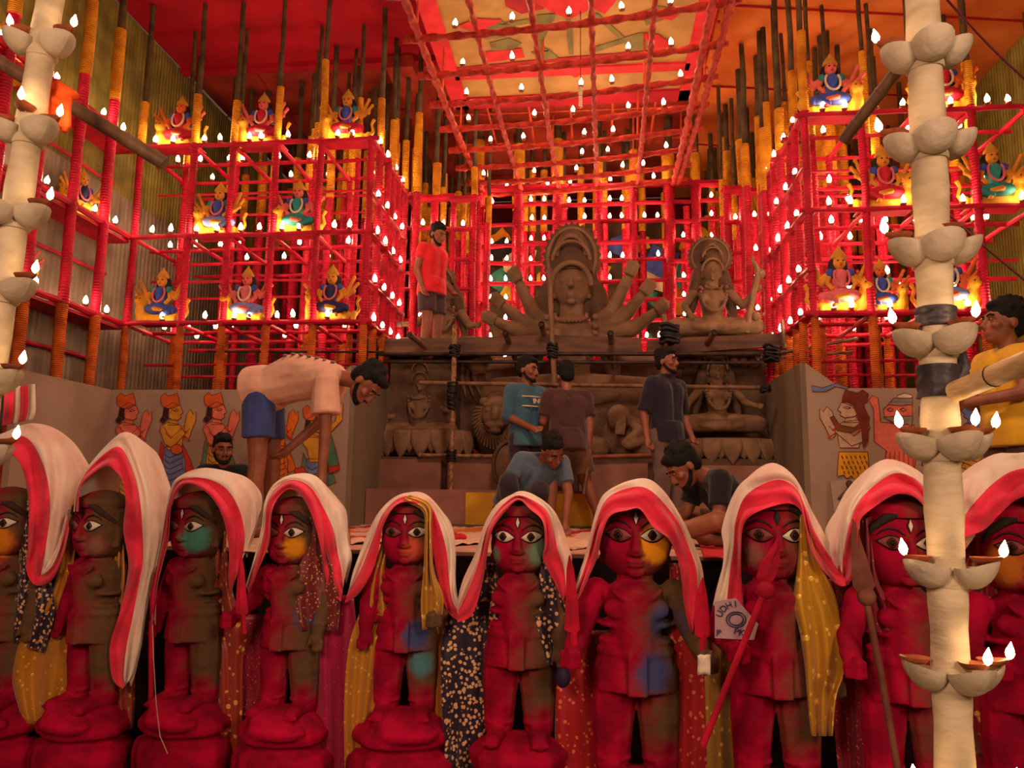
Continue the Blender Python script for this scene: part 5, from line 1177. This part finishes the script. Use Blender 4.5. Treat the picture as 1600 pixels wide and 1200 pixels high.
# ================================================================ PEOPLE
EYEH = M('eye white', '#a08878', .5, bmp=0); SKIN = M('brown skin', '#8a5138', .55, '#7a4530', 10, .1, spec=.4); HAIRM = M('black hair', '#0e0a0a', .85, '#070505', 30, .5, 60)
def person(label, px, Y, J, look, skin, shirt, pants, sleeve=.55, leg=.55, hair_m=None, beard=False, floor=None, shirt_extra=None, top='t_shirt', bottom='shorts', width=1.0, hs=1.0, shoes=False, hips=None, twist=0):
    """J: joint positions in metres, x across, y away from the viewer, z above the floor; look = unit vector of the gaze"""
    base = P(px, 700, Y=Y); base.z = ST if floor is None else floor; V = Vector
    t = thing('person', label, 'person', base, 'workers on the stage')
    j = {k: base+V(v) for k, v in J.items()}
    side = (j['shr']-j['shl']).normalized(); upv = (j['neck']-j['pelvis']).normalized(); fwd = side.cross(upv).normalized()
    if 'hipl' not in j: j['hipl'] = j['pelvis']-side*.085; j['hipr'] = j['pelvis']+side*.085
    w = width
    def torso(b, e):
        m = j['pelvis'].lerp(j['neck'], .42)
        for g in (-1, 1):
            caps(b, j['pelvis']+side*g*.065*w, .10*w+e, m+side*g*.055*w, .095*w+e); caps(b, m+side*g*.055*w, .095*w+e, j['neck']+side*g*.075*w-upv*.12, .098*w+e)
        caps(b, j['shl'], .058+e, j['neck']-upv*.045, .058+e); caps(b, j['shr'], .058+e, j['neck']-upv*.045, .058+e)
    b = MB(); torso(b, 0)
    caps(b, j['neck']-upv*.03, .056, j['head']-V(look)*.01, .052)
    for s_ in 'lr':
        sh, el, wr = j['sh'+s_], j['el'+s_], j['wr'+s_]
        caps(b, sh, .053, el, .041); caps(b, el, .041, wr, .029)
        d = (wr-el).normalized(); n = d.cross(fwd); n = n.normalized() if n.length > .1 else side
        pn = n.cross(d).normalized(); pc = wr+d*.045
        caps(b, wr, .027, pc+d*.01, .034)
        for q, (o_, L) in enumerate(((-.027, .05), (-.009, .062), (.009, .060), (.026, .046))):
            k0 = pc+d*.03+n*o_; k1 = k0+d*L*.55+pn*.012; k2 = k1+d*L*.35+pn*.026; caps(b, k0, .0105, k1, .0095, 6); caps(b, k1, .0095, k2, .008, 6)
        k0 = pc-n*.03; caps(b, k0, .012, k0-n*.022+d*.03+pn*.012, .0105, 6); caps(b, k0-n*.022+d*.03+pn*.012, .0105, k0-n*.018+d*.058+pn*.02, .009, 6)
        hp, kn, an, to = j['hip'+s_], j['kn'+s_], j['an'+s_], j['to'+s_]
        caps(b, hp, .09*w, kn, .058); caps(b, kn, .058, kn.lerp(an, .35), .056); caps(b, kn.lerp(an, .35), .056, an, .038); caps(b, an-V((0, 0, .02)), .04, to, .032)
    # head
    L = V(look).normalized(); up0 = V(J.get('headup', (0, 0, 1))); rt = L.cross(up0).normalized(); up_ = rt.cross(L).normalized(); hc = j['head']
    Rm = Matrix((rt, -L, up_)).transposed()          # local x right, y back, z up
    def H(x, y, z): return hc+Rm @ V((x*hs, y*hs, z*hs))
    E = lambda c, r: b.ell(H(*c), tuple(q*hs for q in r), rot=Rm, nu=14, nv=9)
    E((0, .01, .03), (.074, .094, .092)); E((0, -.025, -.035), (.058, .068, .078)); E((0, -.055, -.085), (.032, .032, .028))
    b.tube([H(0, -.088, .02), H(0, -.10, -.005), H(0, -.112, -.03)], [.009*hs, .012*hs, .016*hs], 8); E((0, -.098, -.033), (.02, .014, .011))
    E((0, -.088, -.058), (.025, .012, .007)); E((0, -.085, -.068), (.022, .012, .008)); E((0, -.078, .034), (.05, .018, .012))
    for g in (-1, 1): E((g*.078, .012, -.005), (.011, .022, .032)); E((g*.045, -.062, -.02), (.024, .025, .02))
    remesh(b, 'body', skin, t, vox=.0085, smooth=2)
    for g in (-1, 1):
        e = MB(); e.ell(H(g*.031, -.084, .012), (.011*hs, .006*hs, .0045*hs), rot=Rm, nu=10, nv=6); e.build('eye', EYEH, t)
        MB().ell(H(g*.031, -.091, .012), (.005*hs, .004*hs, .0045*hs), rot=Rm, nu=8, nv=5).build('iris', EYEB, t)
        MB().tube([H(g*.012, -.093, .033), H(g*.032, -.094, .039), H(g*.054, -.078, .032)], .0045*hs, 6).build('eyebrow', HAIRM, t)
    h = MB(); hm = hair_m or (.080, .100, .085)
    h.ell(H(0, .028, .058), tuple(q*hs for q in hm), rot=Rm, nu=16, nv=10); h.ell(H(0, .06, .0), (.07*hs, .062*hs, .07*hs), rot=Rm, nu=14, nv=8); h.ell(H(0, -.045, .10), (.055*hs, .045*hs, .03*hs), rot=Rm)
    for k in range(26):
        a = R_.uniform(0, 6.28); e = R_.uniform(.2, 1.4); h.ell(H(hm[0]*.92*math.cos(a)*math.cos(e), .03+hm[1]*.92*math.sin(a)*math.cos(e), .062+hm[2]*.95*math.sin(e)), (.02*hs, .02*hs, .018*hs), nu=6, nv=4)
    for g in (-1, 1): h.ell(H(g*.073, .02, .03), (.012*hs, .03*hs, .035*hs), rot=Rm)
    remesh(h, 'hair', HAIRM, t, vox=.009, smooth=1)
    if beard:
        q = MB(); q.ell(H(0, -.060, -.088), (.032*hs, .033*hs, .026*hs), rot=Rm)
        for g in (-1, 1):
            q.tube([H(g*.070, .008, .0), H(g*.066, -.005, -.035), H(g*.052, -.035, -.07), H(g*.028, -.07, -.094), H(0, -.082, -.10)], [.009*hs, .012*hs, .015*hs, .016*hs, .016*hs], 8)
            q.ell(H(g*.016, -.1, -.046), (.018*hs, .009*hs, .006*hs), rot=Rm)
        remesh(q, 'beard', HAIRM, t, vox=.007, smooth=1)
    # clothes
    c = MB(); torso(c, .016)
    for s_ in 'lr':
        sh, el, wr = j['sh'+s_], j['el'+s_], j['wr'+s_]
        if sleeve <= 1: e = sh.lerp(el, sleeve); c.tube([sh-(el-sh)*.12, sh, e], [.055, .074, .068], 12)
        else: c.tube([sh-(el-sh)*.12, sh, el], [.055, .074, .06], 12); caps(c, el, .06, el, .06); c.tube([el, el.lerp(wr, sleeve-1)], [.058, .052], 12)
    c.tube([j['pelvis']+upv*.08, j['pelvis']+upv*.0, j['pelvis']-upv*.11], [.165*w, .195*w, .20*w], 18, ell=.80)
    if shirt_extra: shirt_extra(c, j)
    so = remesh(c, top, shirt, t, vox=.0105, smooth=2)
    c = MB()
    for s_ in 'lr':
        hp, kn, an = j['hip'+s_], j['kn'+s_], j['an'+s_]; caps(c, hp, .100*w, hp.lerp(kn, .3), .100*w)
        if leg <= 1: c.tube([hp, hp.lerp(kn, leg*.6), hp.lerp(kn, leg)], [.102*w, .10*w, .098*w], 14)
        else: c.tube([hp, kn], [.102*w, .078], 14); caps(c, kn, .078, kn, .078); c.tube([kn, kn.lerp(an, leg-1)], [.078, .07], 14)
    caps(c, j['hipl'], .102*w, j['hipr'], .102*w)
    remesh(c, bottom, pants, t, vox=.0105, smooth=2)
    return t, j, so
def stand(h=1.65, **kw):
    s = h/1.70
    J = dict(pelvis=(0, 0, .93), neck=(0, 0, 1.42), head=(0, -.02, 1.575), shl=(-.18, 0, 1.36), shr=(.18, 0, 1.36), ell=(-.23, .02, 1.09), elr=(.23, .02, 1.09), wrl=(-.24, -.06, .86), wrr=(.24, -.06, .86),
             hipl=(-.09, 0, .90), hipr=(.09, 0, .90), knl=(-.10, -.02, .49), knr=(.10, -.02, .49), anl=(-.11, .02, .08), anr=(.11, .02, .08), tol=(-.13, -.12, .035), tor=(.13, -.12, .035))
    J.update(kw)
    return {k: ((v[0]*s, v[1]*s, v[2]*s) if k != 'headup' else v) for k, v in J.items()}
def turn(J, deg):
    a = math.radians(deg); c, s = math.cos(a), math.sin(a); return {k: (v[0]*c-v[1]*s, v[0]*s+v[1]*c, v[2]) for k, v in J.items()}
CL = lambda n, h, h2=None: M('cloth '+n, h, .9, h2, 6, .3, 26, sheen=.15)
# man bending down in white shirt and blue shorts
def flap(c, j):   # loose sleeve hanging off the lower arm and shirt fallen forward
    c.tube([j['shr'], j['shr'].lerp(j['elr'], .75)], [.085, .10], 12); c.tube([j['shl'], j['shl'].lerp(j['ell'], .5)], [.08, .085], 12)
def hump(c, j):
    flap(c, j); m = j['pelvis'].lerp(j['neck'], .5)
    for g in (-.07, .07): caps(c, j['pelvis']+Vector((.02, g, .02)), .115, m+Vector((-.04, g, .07)), .12); caps(c, m+Vector((-.04, g, .07)), .12, j['neck']+Vector((-.06, g, .0)), .10)
J = dict(pelvis=(-.22, 0, 1.02), neck=(.30, -.06, 1.10), head=(.50, -.10, 1.04), shl=(.22, .14, 1.08), shr=(.26, -.20, 1.06), ell=(.12, .10, .80), elr=(.28, -.22, .74), wrl=(-.06, .05, .62), wrr=(.27, -.22, .44),
         hipl=(-.26, .09, .96), hipr=(-.24, -.09, .96), knl=(-.20, .10, .50), knr=(-.22, -.10, .50), anl=(-.20, .12, .08), anr=(-.24, -.12, .08), tol=(-.04, .1, .035), tor=(-.08, -.16, .035), headup=(.75, 0, .55))
bm, bj, bs = person('man bending far over in a pale shirt and blue shorts before the mural', 462, 5.05, J, (.45, -.12, -.85), SKIN, CL('pale shirt', '#d8a890', '#c89880'), CL('blue shorts', '#3c4a86', '#303c70'), sleeve=.5, leg=.62, shirt_extra=hump, beard=True, width=1.1, hs=1.12)
pr = MB(); PRM = M('grey shirt print', '#8a6a64', .9, bmp=0)
# faded print across the back of the pale shirt
bv = [v.co for v in bs.data.vertices]
for k in range(7):
    x = bj['pelvis'].x+.16+.055*k; y = bj['neck'].y-.02
    z = max((v.z for v in bv if abs(v.x-x) < .02 and abs(v.y-y) < .03), default=2.2)
    pr.ell((x, y-.02, z-.004), (.022, .045, .010), nu=8, nv=4); pr.ell((x+.02, y-.09, z-.016), (.012, .03, .010), nu=8, nv=4)
pr.build('back_print', PRM, bs)
# worker in red shirt on the platform
J = turn(stand(1.62, ell=(-.22, .06, 1.1), wrl=(-.22, -.04, .86), wrr=(.2, -.14, .9), elr=(.22, .05, 1.08), neck=(0, -.02, 1.42), head=(0, -.07, 1.56)), 62)
zf = P(670, 352, Y=8.45).z-1.62
person('man in a red t-shirt and dark shorts standing on the deck beside an idol', 668, 8.45, J, (.75, -.5, -.42), SKIN, CL('red shirt', '#d8202c', '#b81822'), CL('dark shorts', '#4c343a', '#3c282e'), floor=zf, sleeve=.5, leg=.75, hair_m=(.08, .098, .09), beard=True, width=1.08)
slab('deck_block', P(620, 500, Y=8.45).x, P(720, 500, Y=8.45).x, 8.25, 8.95, EYE+.40, zf, CLAYD, pl2)
# man in teal
J = turn(stand(1.60, elr=(.22, -.02, 1.1), wrr=(.12, -.26, 1.02), ell=(-.22, -.0, 1.1), wrl=(-.12, -.25, .98)), 40)
tm, tj, ts = person('man in a teal long sleeved shirt with a striped chest facing the man in brown', 822, 7.15, J, (.85, -.45, -.1), SKIN, CL('teal shirt', '#3a6274', '#2e5060'), CL('dark purple trousers', '#33202c', '#281822'), sleeve=1.12, leg=1.85, beard=True, bottom='trousers', top='shirt')
c = tj['pelvis'].lerp(tj['neck'], .66)
DIRF = Vector((.64, -.77, 0)); SD = Vector((.77, .64, 0))
for dz, m_, th in ((.045, 'cream', .004), (-.045, 'cream', .004)): MB().tube([c+Vector((0, 0, dz))+DIRF*(.128-.03*abs(q)*abs(q))+SD*q*.12-Vector((0, 0, 0)) for q in (-1, -.6, -.2, .2, .6, 1)], .006, 6).build('chest_stripe', FS['cream'], ts)
def text_at(body, pos, rz, size, m, par):
    cu = bpy.data.curves.new('lettering', 'FONT'); cu.body = body; cu.size = size; cu.extrude = .004; cu.align_x = 'CENTER'; cu.align_y = 'CENTER'
    o = bpy.data.objects.new('t', cu); COL.objects.link(o); dg = bpy.context.evaluated_depsgraph_get(); me = bpy.data.meshes.new_from_object(o.evaluated_get(dg)); bpy.data.objects.remove(o)
    me.materials.clear(); me.materials.append(m); me.transform(Matrix.Translation(pos) @ Matrix.Rotation(rz, 4, 'Z') @ Matrix.Rotation(math.pi/2, 4, 'X')); return link('lettering', me, par)
text_at('INI', c+DIRF*.133+Vector((.02, 0, 0)), math.radians(40), .07, FS['cream'], ts)
# man in brown, back turned
J = turn(stand(1.56, pelvis=(0, 0, .90), neck=(.0, -.05, 1.38), head=(0, -.1, 1.54), shl=(-.19, -.04, 1.33), shr=(.19, -.04, 1.33), ell=(-.22, .02, 1.06), wrl=(-.2, .02, .82), elr=(.23, -.1, 1.08), wrr=(.12, -.26, .98), knl=(-.2, -.06, .5), anl=(-.34, .02, .08), tol=(-.38, -.12, .035), knr=(.14, -.08, .5), anr=(.2, .02, .08), tor=(.22, -.12, .035)), 200)
bm2, bj2, _ = person('man in a dark brown t-shirt seen from behind with spread legs', 888, 7.0, J, (-.35, .9, -.2), SKIN, CL('brown shirt', '#4a2c2c', '#3a2222'), CL('khaki shorts', '#6a4a34', '#563a28'), sleeve=.75, leg=.8, width=1.05)
sk = thing('wooden_stick', 'pale stick held by the man in brown', 'stick', bj2['wrl']+Vector((0, 0, -.5)))
MB().tube([bj2['wrl']+Vector((.02, -.02, -.02)), bj2['wrl']+Vector((-.04, -.06, -.42))], .014, 8).build('rod', BAM, sk)
# man in navy shirt
J = turn(stand(1.68, elr=(.25, .02, 1.1), wrr=(.22, -.1, .90), ell=(-.24, .06, 1.09), wrl=(-.26, .0, .86), knl=(-.12, -.06, .5), knr=(.12, .02, .5)), 42)
def collar(c, j): c.tube([j['neck']+Vector((.075*math.cos(a), .075*math.sin(a), .03)) for a in [6.283*k/12 for k in range(13)]], .014, 6)
nm, nj, ns = person('man in a navy shirt and grey trousers looking over his shoulder', 1042, 7.15, J, (.85, -.52, -.02), SKIN, CL('navy shirt', '#221c2e', '#181422'), CL('grey trousers', '#6a544c', '#58443e'), sleeve=.95, leg=1.9, beard=True, bottom='trousers', top='shirt', shirt_extra=collar, width=1.04)
pz = nj['pelvis']+Vector((0, 0, .0))
MB().lathe([(.172, -.02), (.176, 0), (.172, .02)], tuple(pz-Vector((0, 0, .085))), 24, sy=.82).build('belt', TAPE, ns)
# crouching man in blue-grey shirt
J = dict(pelvis=(-.20, .12, .30), neck=(.02, -.02, .62), head=(.10, -.16, .66), shl=(-.16, .0, .60), shr=(.16, .0, .58), ell=(-.26, -.12, .40), elr=(.22, -.10, .34), wrl=(-.12, -.22, .22), wrr=(.20, -.16, .12),
         hipl=(-.28, .1, .28), hipr=(-.12, .14, .28), knl=(-.24, -.22, .42), knr=(.0, -.16, .36), anl=(-.24, -.02, .08), anr=(-.04, .02, .08), tol=(-.24, -.18, .035), tor=(-.02, -.16, .035), headup=(.1, -.5, .8))
person('crouching man in a grey blue collared shirt working on the stage floor', 846, 6.2, J, (.45, -.62, -.65), SKIN, CL('grey blue shirt', '#566678', '#485868'), CL('dark grey trousers', '#2e2a30', '#242026'), sleeve=.7, leg=1.6, shirt_extra=collar, hs=1.05)
# seated man in black, leaning forward
J = dict(pelvis=(.28, .1, .14), neck=(.02, -.05, .46), head=(-.14, -.12, .50), shl=(-.02, .10, .45), shr=(.08, -.18, .43), ell=(-.10, .10, .22), elr=(.05, -.26, .20), wrl=(-.30, -.02, .14), wrr=(-.22, -.26, .12),
         hipl=(.24, .2, .13), hipr=(.26, .0, .13), knl=(-.2, .25, .16), knr=(.02, -.34, .17), anl=(-.02, -.05, .07), anr=(-.22, -.16, .07), tol=(.1, -.2, .05), tor=(-.36, -.10, .05), headup=(-.4, 0, .75))
person('bearded man in a black t-shirt sitting cross legged and bent over', 1098, 5.15, J, (-.72, -.25, -.62), SKIN, CL('black shirt', '#17131a', '#100d12'), CL('tan shorts', '#6e4634', '#5a3828'), sleeve=.75, leg=.55, beard=True, hair_m=(.088, .105, .098), hs=1.08)
# man in yellow, near the pillar
J = turn(stand(1.62, elr=(.20, -.12, 1.12), wrr=(-.02, -.30, 1.08), ell=(-.24, -.06, 1.10), wrl=(-.08, -.26, 1.10)), -72)
person('man in a yellow t-shirt and brown trousers beside the lotus pillar', 1588, 4.7, J, (-.93, -.05, .1), SKIN, CL('yellow shirt', '#d2a21e', '#b88a16'), CL('brown trousers', '#5a4038', '#4a342e'), sleeve=.7, leg=1.9, bottom='trousers', hair_m=(.086, .106, .098), width=1.12, hs=1.1, floor=P(1570, 466, Y=4.7).z-1.66)
# man peeking from behind the bending worker
J = dict(pelvis=(.05, .1, .14), neck=(.02, .02, .52), head=(.0, -.02, .66), shl=(-.17, .02, .48), shr=(.17, .02, .48), ell=(-.24, -.02, .26), elr=(.24, -.02, .26), wrl=(-.1, -.2, .16), wrr=(.1, -.2, .16),
         hipl=(-.06, .1, .13), hipr=(.12, .1, .13), knl=(-.3, -.15, .16), knr=(.34, -.15, .16), anl=(.05, -.25, .07), anr=(-.05, -.22, .07), tol=(.2, -.25, .05), tor=(-.2, -.22, .05))
person('bearded man in black seated by the mural, only his head showing', 350, 6.2, J, (.6, -.75, -.1), SKIN, CL('black shirt', '#17131a'), CL('dark grey trousers', '#2e2a30'), leg=1.8, beard=True, bottom='trousers')
# ================================================================ SMALL THINGS ON THE STAGE
def cloth_on_floor(label, pts, m, mfn=None):
    b = MB(); n = 16; (x0, y0), (x1, y1), (x2, y2), (x3, y3) = pts; rows = []
    for j_ in range(13):
        v = j_/12; rows.append([])
        for i in range(n+1):
            u = i/n; x = lerp(lerp(x0, x1, u), lerp(x3, x2, u), v); y = lerp(lerp(y0, y1, u), lerp(y3, y2, u), v)
            q = P(x, y, Z=ST); rows[-1].append(q+Vector((0, 0, .012+.016*noise.noise(q*6)+.01*noise.noise(q*17))))
    return tag(b.grid(rows, mfn=mfn).build('floor_cloth', m, solid=.006), label, 'cloth')
PAPC = M('cream paper sheets', '#d8b498', .9, '#c49a80', 8); RP = M('red cloth', '#c01c2c', .9, '#a01424'); OR_ = M('orange stripe', '#d8742c', .9)
cloth_on_floor('crumpled cream sheets with red lines behind the gold sari statue', [(545, 812), (590, 810), (600, 850), (548, 852)], [PAPC, RP, OR_], lambda i, j: 1 if j in (4, 9) else 2 if j == 6 else 0)
cloth_on_floor('striped sheet spread between the gold sari and the green faced statue', [(700, 822), (770, 818), (765, 850), (690, 856)], [PAPC, RP, OR_], lambda i, j: 2 if j in (3, 4) else 0)
cloth_on_floor('red and orange bordered sheet under the hand of the crouching man', [(862, 826), (925, 824), (930, 856), (880, 862)], [PAPC, RP, OR_], lambda i, j: 1 if j in (2, 3) else 2 if j in (5,) else 0)
cloth_on_floor('red crumpled cloth beside the seated man in black', [(1092, 850), (1128, 856), (1140, 874), (1100, 876)], [RP])
cloth_on_floor('pale sheet under the bending man', [(385, 826), (432, 824), (436, 866), (380, 868)], [PAPC])
cloth_on_floor('pale sheet in front of the yellow panels', [(600, 812), (700, 810), (700, 822), (600, 826)], [PAPC])
q = P(712, 845, Z=ST); b = MB()
for k in range(7): b.ell(q+Vector((R_.uniform(-.04, .04), R_.uniform(-.05, .05), .02+R_.uniform(0, .02))), (.035, .03, .022), nu=8, nv=5)
tag(b.build('red_bundle', RP), 'small crumpled red bundle on the sheets behind the green faced statue', 'bundle')
q = P(247, 800, Y=4.9); q.z = ST; bt = thing('bottle', 'white plastic bottle standing behind the pointed hood statue', 'bottle', q)
s_ = 1.15
MB().lathe([(.03*s_, 0), (.036*s_, .01), (.036*s_, .13*s_), (.028*s_, .16*s_), (.014*s_, .18*s_)], tuple(q+Vector((0, 0, .10))), 18).build('body', M('white plastic', '#c8bca8', .4, bmp=0), bt)
MB().lathe([(.017*s_, .175*s_), (.018*s_, .205*s_), (.01, .208*s_)], tuple(q+Vector((0, 0, .10))), 14).build('cap', M('cap plastic', '#b8a890', .4, bmp=0), bt)
q2 = q+Vector((.02, -.0, 0)); bx_ = thing('paint_box', 'brown carton under the white bottle', 'carton', q2)
MB().box(q2+Vector((0, 0, .05)), (.16, .14, .10)).build('carton', M('brown carton', '#6e3a2a', .85, '#502818', 20), bx_, smooth=False); MB().box(q2+Vector((0, -.0, .0995)), (.15, .02, .002)).build('tape_strip', PAPC, bx_, smooth=False)
bd = thing('clay_board', 'leaning board with a small dark clay figure below the painted sage', 'board', P(1320, 830, Y=6.7))
MB().prism([P(1297, 752, Y=6.92), P(1345, 748, Y=6.92), P(1350, 826, Y=6.7), P(1308, 830, Y=6.7)], (0, .03, 0)).build('board', PANELM, bd, smooth=False)
f = MB(); c = P(1328, 775, Y=6.82); f.ell(c, (.05, .03, .08)); f.ell(c+Vector((.0, 0, .1)), (.03, .03, .035)); f.tube([c+Vector((-.04, 0, .03)), c+Vector((-.1, -.02, -.03))], .015, 6); f.ell(c+Vector((0, 0, -.09)), (.08, .04, .04))
remesh(f, 'relief', CLAYD, bd, vox=.008, smooth=1)
